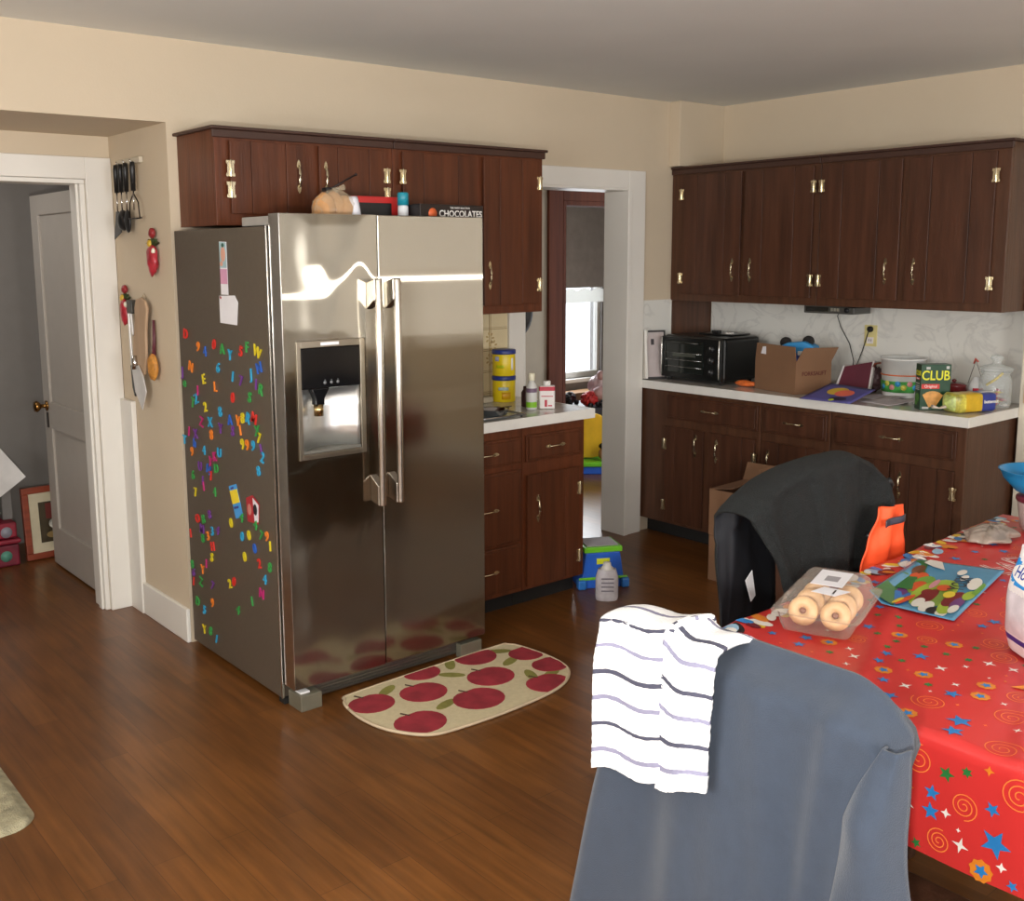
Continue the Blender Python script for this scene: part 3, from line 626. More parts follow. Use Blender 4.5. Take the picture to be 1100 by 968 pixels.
b = nb(); tube(b, [(0, 0, .155), (.12, 0, .215)], .0035, 8); blob(b, (.12, 0, .215), (.006, .006, .006), 0, 1, 2); obj('rod', b, mat('black_rod', (36, 26, 26), .4), an)
cn = thing('spray_can', 'white tube with a teal cap between the red box and the chocolates box', 'tube', (2.40, 3.435, FZ))
b = nb(); lathe(b, [(.019, .001), (.021, .01), (.021, .085), (.019, .09)], n=16); obj('body', b, mat('white_plastic', (228, 230, 234), .35), cn)
b = nb(); lathe(b, [(.0225, .0905), (.0225, .135), (.019, .14)], n=16); obj('cap', b, mat('teal_cap', (30, 140, 160), .4), cn)
ch = thing('chocolate_box', 'flat black box printed CHOCOLATES on top of the refrigerator', 'box', (2.60, 3.375, FZ), math.radians(4))
b = nb(); bx(b, -.17, .17, 0, .24, .001, .095); obj('carton', b, mat('black_carton', (34, 26, 26), .3), ch, .002)
b = nb(); text(b, 'CHOCOLATES', .036, frame((.045, -.0012, .058), (1, 0, 0), (0, 0, 1)), .0004, bold=True); text(b, 'THE FINEST SELECTION', .010, frame((.04, -.0012, .082), (1, 0, 0), (0, 0, 1)), .0003); obj('lettering', b, mat('white_print', (238, 236, 232), .5), ch)
b = nb(); lathe(b, [(.022, 0), (.022, .0008)], (0, 0, 0), 18, M=frame((-.105, -.0002, .058), (1, 0, 0), (0, 0, 1))); obj('emblem', b, mat('orange_emblem', (230, 110, 60), .5), ch)
b = nb(); lathe(b, [(.012, .001), (.014, .02), (.006, .03), (.006, .04)], (1.80, 3.56, FZ+.0), 10); tag(obj('bottle_stopper', b, mat('black_plastic', (26, 26, 28), .45)), 'tiny black stopper at the left end of the refrigerator top', 'stopper')
# ------------------------------------------------------------ rugs
rb_ = mat('tan_rug_pile', (206, 192, 156), .95, var=.06, scale=60, bump=.3, bscale=300); rr = mat('crimson_apple_print', (150, 40, 52), .9, var=.25, scale=14); rg = mat('olive_leaf_print', (132, 128, 62), .9, var=.2, scale=20); re_ = mat('pale_rug_binding', (200, 180, 150), .9); rd = mat('brown_stem_print', (70, 50, 34), .9)
ctrl = [(1.885, 3.10), (1.915, 3.175), (2.00, 3.205), (2.66, 3.222), (2.745, 3.205), (2.775, 3.13), (2.785, 2.95), (2.74, 2.83), (2.60, 2.745), (2.35, 2.715), (2.10, 2.72), (1.985, 2.75), (1.905, 2.86), (1.878, 2.98)]
def smoothloop(c, n=5):
    out = []; N_ = len(c)
    for i in range(N_):
        p0, p1, p2, p3 = [Vector(c[(i+k-1) % N_]) for k in range(4)]
        for j in range(n):
            t = j/n; out.append(tuple(.5*((2*p1)+(p2-p0)*t+(2*p0-5*p1+4*p2-p3)*t*t+(3*p1-p0-3*p2+p3)*t**3)))
    return out
lp = smoothloop(ctrl); ctr = Vector((2.33, 2.97))
rug = thing('apple_rug', 'tan kitchen rug printed with crimson apples in front of the refrigerator', 'rug', (2.33, 2.97, 0))
def loc_(pts): return [(p[0]-2.33, p[1]-2.97) for p in pts]
b = nb(); prism(b, loc_(lp), 'z', .0005, .010)
def inside(p):
    c = False; n = len(lp)
    for i in range(n):
        a, d = lp[i], lp[(i+1) % n]
        if (a[1] > p[1]) != (d[1] > p[1]) and p[0] < (d[0]-a[0])*(p[1]-a[1])/(d[1]-a[1])+a[0]: c = not c
    return c
def clipin(pts):
    out = []
    for p in pts:
        q = Vector(p); k = 0
        while not inside(q) and k < 60: q = q+(ctr-q)*.02; k += 1
        out.append((q.x, q.y))
    return out
AP = [(1.972, 3.080, .068), (2.179, 3.04, .072), (2.02, 2.84, .075), (2.305, 2.862, .078), (2.47, 2.992, .075), (2.60, 2.80, .07), (2.548, 3.185, .07), (2.735, 3.08, .06), (2.73, 2.93, .06), (2.281, 3.195, .06)]
for k, (x, y, r) in enumerate(AP):
    r *= 1.22
    pts = [(x+r*1.08*math.cos(t)*(1-.10*max(0, math.sin(t))**6), y+r*.95*math.sin(t)*(1-.14*math.exp(-((t-PI/2)/.35)**2))) for t in [2*PI*i/22 for i in range(22)]]
    prism(b, loc_(clipin(pts)), 'z', .010, .0112+.0001*k, 1)
for x, y, a in ((2.08, 3.14, .5), (2.36, 3.10, 2.4), (2.63, 3.06, .4), (2.60, 2.90, 1.2), (2.42, 3.19, 1), (2.18, 2.90, .3), (2.66, 3.17, 2.6), (2.67, 2.86, .3)):
    prism(b, loc_(clipin([(x+.055*math.cos(t)*math.cos(a)-.022*math.sin(t)*math.sin(a), y+.055*math.cos(t)*math.sin(a)+.022*math.sin(t)*math.cos(a)) for t in [2*PI*i/12 for i in range(12)]])), 'z', .010, .0109, 2)
for x, y, r in AP[:6]: prism(b, loc_(clipin(rot((x+.0, y+r*.86), .5, [(-.003, 0), (.003, 0), (.006, .04), (0, .04)]))), 'z', .010, .0125, 3)
obj('pile', b, [rb_, rr, rg, rd], rug)
b = nb(); tube(b, [(p[0]-2.33, p[1]-2.97, .0075) for p in lp+lp[:1]], .006, 6); obj('binding', b, re_, rug)
b = nb(); nx_ = 40
def shag(u, v):
    x = -.25+1.03*u; y = 3.02+.75*v-.0*u
    e = min(u, 1-u, v, 1-v); return (x, y, .001+.018*min(1, e*30)+.006*noise.noise(Vector((x*60, y*60, 0)))*min(1, e*30))
rr_ = .09
def shag2(u, v):
    x, y, z = shag(u, v); dx = max(0, abs(x-.265)-(.515-rr_)); dy = max(0, abs(y-3.395)-(.375-rr_)); d = math.hypot(dx, dy)
    if d > rr_: s = rr_/d; x = .265+math.copysign((.515-rr_)+dx*s, x-.265); y = 3.395+math.copysign((.375-rr_)+dy*s, y-3.395)
    return (x, y, z)
grid(b, 90, 70, shag2); tag(obj('shag_rug', b, mat('grey_green_shag', (158, 150, 122), .95, var=.3, scale=25, bump=.6, bscale=250)), 'grey shaggy rug whose corner shows at the left edge', 'rug')
# ------------------------------------------------------------ small counter
CT = .9155
tin_y = mat('yellow_can_label', (232, 204, 24), .35, var=.05); 
def can(x, y, z, label, blue):
    t = thing('formula_can', label, 'can', (x, y, z), 0, 'yellow cans on the small counter')
    b = nb(); lathe(b, [(.056, 0), (.058, .004), (.058, .108), (.056, .112)], n=28); o = obj('body', b, tin_y, t)
    b = nb(); lathe(b, [(.0595, .108), (.0605, .112), (.0605, .126), (.057, .130)], n=28); obj('lid', b, mat('blue_lid', (44, 58, 130), .4), t)
    def wrap(a0, a1, z0, z1, m, nm):
        b = nb(); grid(b, 8, 3, lambda u, v: (.0586*math.cos(a0+(a1-a0)*u), .0586*math.sin(a0+(a1-a0)*u), z0+(z1-z0)*v)); obj(nm, b, m, o, solid=.0004)
    A0 = math.radians(225)
    if blue: wrap(A0-.75, A0-.35, .075, .098, mat('lilac_print', (176, 176, 206), .4), 'print_panel'); wrap(A0-.6, A0+.1, .040, .055, mat('lime_print', (190, 200, 20), .4), 'print_band'); wrap(A0+.75, A0+1.0, .03, .09, mat('white_print', (238, 236, 232), .5), 'print_strip')
    else: wrap(A0-.4, A0+.5, .060, .075, mat('pale_blue_print', (190, 214, 214), .4), 'print_panel'); wrap(A0-.1, A0+.7, .015, .05, mat('amber_print', (226, 170, 20), .4), 'print_band')
    return t
can(3.365, 3.96, CT, 'yellow can with a blue lid, lower of the stacked pair on the small counter', False)
can(3.367, 3.962, CT+.1305, 'yellow can with a blue lid, stacked on top of the other yellow can', True)
bt = thing('squeeze_bottle', 'clear bottle with a cream cap and green label band on the small counter', 'bottle', (3.265, 3.64, CT))
b = nb(); lathe(b, [(.022, .001), (.026, .006), (.026, .11), (.020, .125), (.014, .132), (.014, .140)], n=20); bo = obj('body', b, mat('frosted_bottle', (214, 214, 210), .25, var=.03), bt)
b = nb(); lathe(b, [(.0145, .1405), (.0155, .142), (.0155, .172), (.014, .175)], n=16); obj('cap', b, mat('cream_cap', (238, 232, 206), .4), bt)
b = nb(); lathe(b, [(.0265, .014), (.0265, .04)], n=20, cap=False); obj('green_band', b, mat('green_band', (130, 190, 40), .4), bo)
b = nb(); lathe(b, [(.0265, .085), (.0265, .105)], n=20, cap=False); obj('purple_band', b, mat('grey_purple_band', (120, 96, 120), .4), bo)
bt = thing('medicine_bottle', 'white squarish medicine bottle with a red top band nearest the doorway', 'bottle', (3.345, 3.62, CT), math.radians(-38))
b = nb(); prism(b, [(-.034, -.018), (.034, -.018), (.038, -.010), (.038, .010), (.034, .018), (-.034, .018), (-.038, .010), (-.038, -.010)], 'z', .001, .112); bo = obj('body', b, mat('white_bottle', (230, 224, 222), .35), bt, .004)
b = nb(); lathe(b, [(.017, .1125), (.018, .114), (.018, .132), (.016, .134)], n=16); obj('cap', b, mat('white_cap', (240, 238, 232), .4), bt)
b = nb(); prism(b, [(-.0345, -.0186), (.0345, -.0186), (.0386, -.010), (.0386, .010), (.0345, .0186), (-.0345, .0186), (-.0386, .010), (-.0386, -.010)], 'z', .088, .108); obj('red_band', b, mat('crimson_band', (186, 34, 60), .4), bo)
b = nb(); bx(b, -.012, .0, -.0192, -.0186, .012, .045); bx(b, .004, .024, -.0192, -.0186, .014, .020); bx(b, -.028, .028, -.0190, -.0186, .060, .064); obj('print', b, mat('crimson_band', (186, 34, 60), .4), bo)
for x, y, h, lab in ((3.315, 3.735, .10, 'small dark bottle half hidden behind the clear bottle'), ):
    b = nb(); lathe(b, [(.022, .001), (.024, .004), (.024, h*.7), (.014, h*.85), (.014, h), (.001, h+.001)], (x, y, CT), 16); tag(obj('pill_bottle', b, mat('dark_brown_bottle', (60, 34, 34), .3)), lab, 'bottle')
# glass board with a metal clamp on it
gb = thing('glass_cutting_board', 'grey glass board with metal rails at the front of the small counter', 'cutting board', (2.93, 3.56, CT))
b = nb(); bx(b, -.20, .17, -.045, .14, .004, .010); obj('board', b, mat('grey_glass_board', (140, 146, 150), .12), gb, .002)
b = nb(); tube(b, [(-.20, -.055, .012), (.178, -.055, .012), (.178, .145, .012)], .004, 8); tube(b, [(-.20, .148, .012), (.17, .148, .012)], .003, 8); obj('rail', b, chrome, gb)
b = nb()
for x in (-.19, .165):
    for y in (-.04, .135): lathe(b, [(.006, 0), (.006, .004)], (x, y, 0), 10)
obj('foot', b, dark, gb)
cl = thing('metal_strainer', 'shiny metal strainer with a dark handle lying on the glass board', 'kitchen tool', (2.975, 3.57, CT+.0105), .2)
b = nb(); lathe(b, [(.03, .001), (.058, .006), (.066, .03), (.070, .032), (.062, .028), (.054, .01), (.0, .006)], n=28, cap=False); obj('bowl', b, chrome, cl)
b = nb(); tube(b, [(.068, 0, .03), (.10, .0, .028), (.14, .01, .026)], [.004, .006, .004], 8, flat=.6); obj('handle', b, mat('black_plastic', (26, 26, 28), .45), cl)
b = nb(); blob(b, (3.06, 3.96, CT+.018), (.10, .05, .018), .5, 9, 4, seed=2, flatbottom=CT+.001); tag(obj('dish_cloth', b, mat('grey_dish_cloth', (150, 146, 134), .9, var=.2, scale=40)), 'crumpled grey dish cloth behind the glass board', 'cloth')
b = nb(); bx(b, 3.17, 3.29, 3.95, 4.02, CT+.0005, CT+.03); tag(obj('sponge_tray', b, mat('tan_tray', (170, 160, 140), .5), bevel=.006), 'low tan tray left of the yellow cans', 'tray')
b = nb()
for k in range(9): tube(b, [(3.13, 4.03, CT+.002), (3.13+.05*math.cos(k*.7), 4.02+.04*math.sin(k*.7), CT+.035+.004*(k % 3)), (3.13+.07*math.cos(k*.7), 4.02+.05*math.sin(k*.7), CT+.03)], [.004, .006, .002], 5)
tag(obj('fake_sprig', b, mat('dark_sprig_leaves', (58, 60, 46), .6)), 'dark little leafy sprig against the tile print wall', 'plant')
# ------------------------------------------------------------ long counter
pf = thing('picture_frame', 'thin dark picture frame with white edge leaning left of the toaster oven', 'picture frame', (4.570, 4.098, CT), math.radians(-24)); pf.scale = (.8, .8, 1)
T = Matrix.Rotation(math.radians(-8), 4, 'X')
b = nb(); bx(b, -.02, .0, -.055, .004, .001, .285, M=T); obj('edge', b, whitep, pf, .003)
b = nb()
for q in ((.0, .165, .001, .012), (.0, .165, .274, .285), (.153, .165, .012, .274), (.0, .012, .012, .274)): bx(b, q[0], q[1], -.012, 0, q[2], q[3], M=T)
obj('frame', b, mat('dark_frame', (44, 38, 38), .4), pf)
b = nb(); bx(b, .012, .153, -.007, -.004, .012, .274, M=T); bx(b, .05, .075, -.0075, -.007, .20, .235, 1, M=T); obj('print_sheet', b, [mat('pinkish_grey_print', (184, 172, 170), .5), mat('dark_print', (60, 56, 60), .6)], pf)
bk = mat('black_enamel', (20, 21, 21), .3); 
to = thing('toaster_oven', 'black countertop toaster oven with chrome side strips below the corner cabinet', 'toaster oven', (4.645, 4.048, CT), R9+math.radians(-2))
W_, H_ = .455, .262; z0 = .018
b = nb(); bx(b, 0, W_, .02, .33, z0, H_); obj('body', b, bk, to, .022, segs=3)
b = nb(); bx(b, .005, W_-.005, .0, .022, z0+.002, H_-.008); obj('front_frame', b, bk, to, .004)
b = nb(); bx(b, .035, .325, -.006, -.0005, .05, .235); tag_ = obj('glass_door', b, mat('smoky_oven_glass', (30, 34, 32), .08), to, .003)
b = nb()
for z in (.085, .125, .165):
    for y in (-.008,): tube(b, [(.045, y, z), (.315, y, z)], .0015, 6)
obj('wire_rack', b, chrome, tag_)
b = nb(); tube(b, [(.06, -.006, .226), (.06, -.030, .226), (.30, -.030, .226), (.30, -.006, .226)], .006, 8); obj('handle', b, mat('dark_steel_handle', (80, 82, 80), .25, .9), tag_)
b = nb(); bx(b, .10, .27, -.0075, -.006, .145, .165); obj('loaf_reflection', b, mat('painted_reflection_grey', (96, 100, 92), .3, .6), tag_);  # grey strip on the oven glass, a reflection put in as colour
for k, z in enumerate((.20, .135, .07)):
    b = nb(); lathe(b, [(.018, 0), (.020, .003), (.017, .016), (.001, .018)], (0, 0, 0), 18, M=frame((.385, -.001, z), (1, 0, 0), (0, 0, 1)), cap=False); obj('knob', b, mat('black_plastic', (26, 26, 28), .45), to)
    b = nb(); bx(b, .384, .386, -.020, -.019, z, z+.013); obj('dial_mark', b, mat('pale_grey_print', (190, 190, 186), .5), to)
for k, x in enumerate((.012, W_-.018)):
    b = nb(); tube(b, [(x, -.003, .035), (x, -.006, .10), (x, -.006, .20), (x, -.003, .25)], .0045, 8); obj('chrome_strip', b, mat('pale_chrome_strip', (226, 226, 220), .25, .8), to)
for x in (.03, W_-.04):
    for y in (.05, .29): 
        b = nb(); lathe(b, [(.012, .0003), (.013, z0+.002)], (x, y, 0), 12); obj('foot', b, dark, to)
b = nb(); prism(b, [(4.80, 3.66), (4.97, 3.66), (4.97, 3.90), (4.80, 3.90)], 'z', CT+.263, CT+.271); tg = tag(obj('baking_tray', b, bk, bevel=.004), 'flat black tray lying on top of the toaster oven', 'tray')
b = nb(); bx(b, 4.83, 4.86, 3.78, 3.83, CT+.2715, CT+.288); bx(b, 4.83, 4.87, 3.70, 3.73, CT+.2715, CT+.280, 1); tag(obj('timer', b, [bk, whitep], bevel=.003), 'small black and white gadget on the black tray over the toaster oven', 'timer')
b = nb(); blob(b, (4.72, 3.50, CT+.018), (.025, .07, .018), .15, 4, 3, seed=5, flatbottom=CT+.001); blob(b, (4.725, 3.545, CT+.018), (.02, .02, .015), .1, 4, 2, 1, flatbottom=CT+.001)
tag(obj('snack_wrapper', b, [mat('orange_wrapper', (220, 110, 50), .35, var=.3, scale=30), mat('white_wrapper', (232, 226, 214), .4)]), 'orange and white snack wrapper between the toaster oven and the carton', 'wrapper')
# cardboard carton with flaps standing up
card = mat('brown_cardboard', (126, 92, 66), .85, var=.06, scale=6); cardin = mat('cardboard_inside', (128, 88, 58), .9)
cb = thing('cardboard_box', 'open brown carton with raised flaps and a blue toy in it on the long counter', 'cardboard box', (4.70, 3.425, CT), math.radians(-104))
bw, bd, bh = .315, .24, .165; t_ = .004
b = nb(); bx(b, 0, bw, 0, bd, .0005, t_); bx(b, 0, bw, 0, t_, t_, bh); bx(b, 0, bw, bd-t_, bd, t_, bh); bx(b, 0, t_, t_, bd-t_, t_, bh); bx(b, bw-t_, bw, t_, bd-t_, t_, bh); obj('carton', b, card, cb)
def flap(a, pts, n='flap'):
    b = nb(); prism(b, pts, a[0], a[1], a[2]); return obj(n, b, card, cb)
flap(('y', 0, .004), [(0, bh), (bw, bh), (bw-.012, bh+.082), (.01, bh+.085)])
flap(('x', bw-.004, bw), [(0, bh), (bd, bh), (bd+.045, bh+.07), (.055, bh+.075)])
flap(('y', bd-.004, bd), [(0, bh), (bw, bh), (bw-.012, bh+.05), (.01, bh+.05)])
b = nb(); text(b, 'FORKSALIFT', .030, frame((bw+.0006, bd*.52, .105), (0, 1, 0), (0, 0, 1)), .0003, bold=True); obj('stencil_print', b, mat('dark_red_stencil', (90, 36, 30), .8), cb)
b = nb(); prism(b, [(.045, .195), (.085, .193), (.083, .235), (.058, .232)], 'y', -.0012, -.0004); obj('label', b, paper, cb)
tc_ = thing('toy_car', 'blue and white toy car with black wheels sticking out of the carton', 'toy', (4.78, 3.22, CT+.192), math.radians(-80))
b = nb(); prism(b, [(-.11, .0), (.10, .015), (.11, .05), (.05, .075), (-.04, .065), (-.10, .035)], 'y', -.04, .04); obj('body', b, mat('toy_blue', (60, 140, 196), .35), tc_, .010)
b = nb(); prism(b, [(-.10, -.06), (.02, -.05), (.10, .012), (-.11, -.002)], 'y', -.035, .035); obj('chassis', b, mat('toy_dark_blue', (36, 66, 140), .4), tc_, .006)
b = nb(); bx(b, .02, .11, -.044, .03, .0, .024); bx(b, -.09, -.02, -.044, .0, -.08, -.01); obj('white_panel', b, whitep, tc_, .004)
for x, z in ((-.065, .062), (.06, .074)):
    b = nb(); lathe(b, [(.012, -.012), (.028, -.012), (.030, 0), (.028, .012), (.012, .012)], (0, 0, 0), 20, M=frame((x, 0, z), (1, 0, 0), (0, 0, 1))); obj('wheel', b, dark, tc_)
# under-cabinet radio, its cord, and the outlet
rd_ = thing('under_cabinet_radio', 'grey under-cabinet radio mounted below the long wall cabinets', 'radio', (4.93, 3.29, 1.322), R9)
b = nb(); prism(b, [(0, 0.0), (.30, .0), (.30, .035), (.0, .046)], 'y', 0, .16); bx(b, .04, .26, .03, .15, .036, .0464); obj('housing', b, mat('dark_grey_radio', (74, 72, 68), .4), rd_, .004)
b = nb(); bx(b, .015, .15, -.003, -.0005, .010, .034); obj('display', b, mat('black_display', (18, 18, 18), .15), rd_)
b = nb()
for k in range(3): bx(b, .165+.018*k, .178+.018*k, -.004, -.0005, .014, .030)
obj('button', b, mat('silver_button', (170, 166, 150), .35, .4), rd_)
b = nb(); lathe(b, [(.012, 0), (.013, .008), (.001, .009)], (0, 0, 0), 16, M=frame((.26, -.0005, .021), (1, 0, 0), (0, 0, 1)), cap=False); obj('knob', b, mat('black_plastic', (26, 26, 28), .45), rd_)
cx = XB-.018
b = nb(); tube(b, [(cx-.06, 3.165, 1.325), (cx-.03, 3.20, 1.30), (cx-.01, 3.19, 1.24), (cx-.012, 3.13, 1.15), (cx-.03, 3.09, 1.06), (cx-.06, 3.08, 1.00), (cx-.03, 3.075, 1.03), (cx-.006, 3.055, 1.12), (cx-.004, 3.03, 1.21), (cx-.012, 3.018, 1.235)], .0028, 8)
pg = tag(obj('power_cord', b, mat('dark_cord', (44, 42, 40), .5)), 'dark cord hanging from the radio and looping up to the outlet', 'cord')
b = nb(); lathe(b, [(.016, 0), (.016, .012), (.008, .02)], (0, 0, 0), 16, M=frame((cx+.003, 3.018, 1.235), (0, -1, 0), (0, 0, 1))); obj('plug', b, dark, pg)
ol = thing('outlet', 'ivory wall outlet above the maroon folder', 'outlet', (XB-.0102, 3.018, 1.20))
b = nb(); bx(b, -.005, -.0002, -.037, .037, -.057, .057); obj('cover_plate', b, mat('ivory_plate', (216, 202, 140), .4), ol, .002)
b = nb(); bx(b, -.008, -.0052, -.018, .018, -.042, -.008); bx(b, -.0086, -.008, -.008, -.005, -.03, -.018, 1); bx(b, -.0086, -.008, .005, .008, -.03, -.018, 1); obj('socket', b, [mat('white_socket', (222, 214, 214), .4), dark], ol)
# folders and papers
fo = thing('art_folder', 'purple folder with a yellow and orange shape lying over the counter edge', 'folder', (4.72, 2.98, CT+.006))
def qd(b, pts, z0, z1, mi=0): prism(b, [(p[0]-4.72, p[1]-2.98) for p in pts], 'z', z0, z1, mi)
FP = [Vector((4.495, 3.005, .9215)), Vector((4.51, 2.735, .9215)), Vector((4.70, 2.715, .975)), Vector((4.70, 2.962, .985))]
def fq(u, v, k=0): p = FP[0].lerp(FP[1], u).lerp(FP[3].lerp(FP[2], u), v); return Vector((p.x-4.72, p.y-2.98, p.z-CT-.006+k))
b = nb(); grid(b, 12, 8, lambda u, v: fq(u, v)); oc = obj('cover', b, mat('purple_card', (84, 80, 140), .6), fo, solid=.002)
b = nb()
for c_, r_, ry_, a_, mi, k in (((.42, .62), .20, .22, 0, 0, .0015), ((.60, .55), .18, .20, 0, 1, .0018), ((.66, .20), .16, .12, 0, 2, .0021), ((.58, .10), .05, .06, 0, 3, .0024)):
    poly(b, [fq(min(.99, max(.01, p[0])), min(.98, max(.02, p[1])), k) for p in disc(c_, r_, 20, ry_, a_)], mi)
obj('printed_shape', b, [mat('yellow_ochre_print', (206, 170, 60), .6), mat('coral_print', (222, 104, 80), .6), mat('dark_clasp', (50, 40, 70), .5), mat('lime_dot', (200, 216, 40), .5)], fo)
mf = thing('maroon_binder', 'maroon binder with white edges standing half open behind the purple folder', 'binder', (4.93, 3.070, CT), math.radians(-84)); mf.scale = (.95, .92, 1.05)
b = nb(); T = Matrix.Rotation(math.radians(-22), 4, 'X'); prism(b, [(0, .012), (.18, .012), (.175, .165), (.02, .130)], 'y', -.004, 0, M=T); obj('cover', b, mat('maroon_cover', (94, 34, 50), .5), mf)
b = nb(); prism(b, [(.181, .010), (.192, .010), (.186, .170), (.176, .166)], 'y', -.012, .010, M=T); prism(b, [(-.012, .010), (0, .010), (.02, .134), (.012, .134)], 'y', -.008, .004, M=T); bx(b, -.012, .19, -.085, .004, .0008, .012); obj('page_edge', b, mat('white_page_edge', (214, 208, 206), .7), mf)
b = nb(); blob(b, (5.03, 2.92, CT+.070), (.045, .05, .070), .3, 5, 4, 0, 4, CT+.001); hb = tag(obj('small_bag', b, mat('dark_maroon_bag', (70, 44, 46), .6, var=.4, scale=18)), 'small dark maroon bag between the binder and the white bucket', 'bag')
b = nb(); tube(b, [(5.0, 2.91, CT+.12), (4.99, 2.89, CT+.155), (5.0, 2.84, CT+.165), (5.01, 2.80, CT+.12), (5.0, 2.80, CT+.08)], [.012, .014, .012, .010, .006], 8, flat=.4); obj('strap', b, mat('brown_strap', (120, 60, 44), .5), hb)
for k, (pts, c, lab) in enumerate((([(4.66, 2.78), (4.62, 2.60), (4.80, 2.55), (4.90, 2.72)], (196, 188, 190), 'loose pale paper lying right of the purple folder'), ([(4.76, 2.86), (4.74, 2.68), (4.98, 2.66), (4.98, 2.80)], (176, 168, 172), 'loose greyish paper lying in front of the small bag'))):
    b = nb(); n = 10
    def pp(u, v, pts=pts, k=k):
        a = Vector(pts[0]).lerp(Vector(pts[1]), u); c_ = Vector(pts[3]).lerp(Vector(pts[2]), u); p = a.lerp(c_, v); return (p.x, p.y, CT+.0015+.004*k+.012*abs(math.sin(3*u+2*v+k))*v)
    grid(b, n, n, pp); tag(obj('paper_sheet', b, mat('paper_%d' % k, c, .8), solid=.0006), lab, 'paper')
bc = thing('white_bucket', 'white plastic bucket with a green and orange printed band behind the cracker box', 'bucket', (4.985, 2.735, CT))
b = nb(); lathe(b, [(.085, .0008), (.093, .01), (.106, .19), (.110, .19), (.110, .198), (.102, .198), (.09, .012), (.0, .010)], n=36, cap=False); obj('pail', b, mat('white_pail_plastic', (228, 228, 224), .35), bc)
def band(f0, f1, m, nm, zf=lambda a: 0):
    b = nb(); grid(b, 40, 2, lambda u, v: ((.0958+.072*(f0+(f1-f0)*v)+.0006)*math.cos(2*PI*u), (.0958+.072*(f0+(f1-f0)*v)+.0006)*math.sin(2*PI*u), (f0+(f1-f0)*v)+(zf(u) if v else 0))); obj(nm, b, m, bc, solid=.0004)
band(.028, .085, mat('green_print_band', (76, 160, 76), .4, var=.5, scale=22), 'green_band'); band(.112, .118, mat('orange_print_line', (222, 110, 50), .4), 'orange_line')
for k in range(9):
    a = 2.6+.28*k; b = nb(); rr0 = .1005; lathe(b, [(.014, 0), (.014, .001)], (0, 0, 0), 12, M=frame((rr0*math.cos(a)*1.012, rr0*math.sin(a)*1.012, .055+.018*(k % 2)), (-math.sin(a), math.cos(a), 0), (0, 0, 1)))
    obj('print_spot', b, mat('spot_%d' % (k % 3), ((60, 150, 210), (216, 210, 90), (224, 150, 150))[k % 3], .4), bc)
cr_ = thing('cracker_box', 'dark green cracker box printed CLUB standing on the long counter', 'box', (4.605, 2.435, CT), math.radians(-42))
b = nb(); bx(b, 0, .135, 0, .068, .0008, .213); obj('carton', b, mat('dark_green_carton', (22, 66, 42), .35), cr_, .0015)
yl = mat('yellow_club_print', (230, 226, 40), .4); rd2 = mat('red_print', (206, 54, 48), .4)
b = nb(); text(b, 'CLUB', .062, Matrix.Translation((0, 0, 0)) @ frame((.066, -.0008, .160), (1, 0, 0), (0, 0, 1)) @ Matrix.Scale(.84, 4, (1, 0, 0)), .0004, bold=True); obj('lettering', b, yl, cr_)
b = nb(); text(b, 'CLUB', .032, frame((-.0008, .034, .170), (0, -1, 0), (0, 0, 1)) @ Matrix.Scale(.75, 4, (1, 0, 0)), .0004, bold=True); obj('side_lettering', b, yl, cr_)
b = nb(); bx(b, .004, .085, -.0011, -.0004, .100, .122); bx(b, -.0011, -.0004, .012, .062, .140, .150); lb = obj('flavor_band', b, rd2, cr_)
b = nb(); text(b, 'Original', .018, frame((.045, -.0016, .111), (1, 0, 0), (0, 0, 1)), .0003); text(b, 'Original', .009, frame((-.0016, .037, .145), (0, -1, 0), (0, 0, 1)), .0003); obj('lettering', b, mat('white_print', (238, 236, 232), .5), lb)
b = nb()
for k in range(5): prism(b, rot((.055, .020), -.55+.26*k, [(-.016, .0), (.016, .0), (.016, .068), (-.016, .068)]), 'y', -.0012-.0003*k, -.0005-.0003*k)
obj('cracker_picture', b, mat('cracker_tan', (214, 156, 84), .5, var=.2, scale=40), cr_)
b = nb(); prism(b, [(.01, .006), (.04, .006), (.04, .016), (.01, .016)], 'y', -.0012, -.0004)
for z in (.092, .100, .108, .120): bx(b, -.0011, -.0004, .015, .060, z, z+.005)
bx(b, .022, .04, -.0011, -.0004, .19, .202); bx(b, .112, .126, -.0011, -.0004, .192, .205); obj('white_print', b, mat('pale_grey_print', (190, 190, 186), .5), cr_)
b = nb(); blob(b, (0, -.0005, 0), (0, 0, 0), 0) if False else None
b.free()
b = nb(); prism(b, disc((.035, .055), .022, 12), 'x', -.0011, -.0004); prism(b, disc((.045, .035), .016, 12), 'x', -.0011, -.0004); obj('leaf_picture', b, mat('side_green_picture', (86, 140, 60), .5, var=.3, scale=60), cr_)
b = nb(); bx(b, 4.835, 4.885, 2.475, 2.50, CT+.0005, CT+.16); tag(obj('phone_charger', b, bk, bevel=.004), 'black slab standing just behind the right edge of the cracker box', 'gadget')
b = nb(); lathe(b, [(.016, .0008), (.018, .003), (.018, .06), (.014, .065), (.013, .066), (.013, .085), (.001, .086)], (4.775, 2.535, CT), 16, cap=False); tag(obj('spice_jar', b, [mat('grey_white_jar', (200, 198, 204), .4)]), 'small white-labelled jar left of the cracker box', 'jar')
mg = thing('maroon_mug', 'maroon sugar pot with a lid knob behind the bread bag', 'mug', (4.94, 2.445, CT))
b = nb(); lathe(b, [(.04, .0008), (.054, .012), (.062, .05), (.056, .085), (.059, .09), (.040, .100), (.0, .104)], n=28, cap=False); obj('pot', b, mat('maroon_glaze', (104, 32, 34), .2), mg)
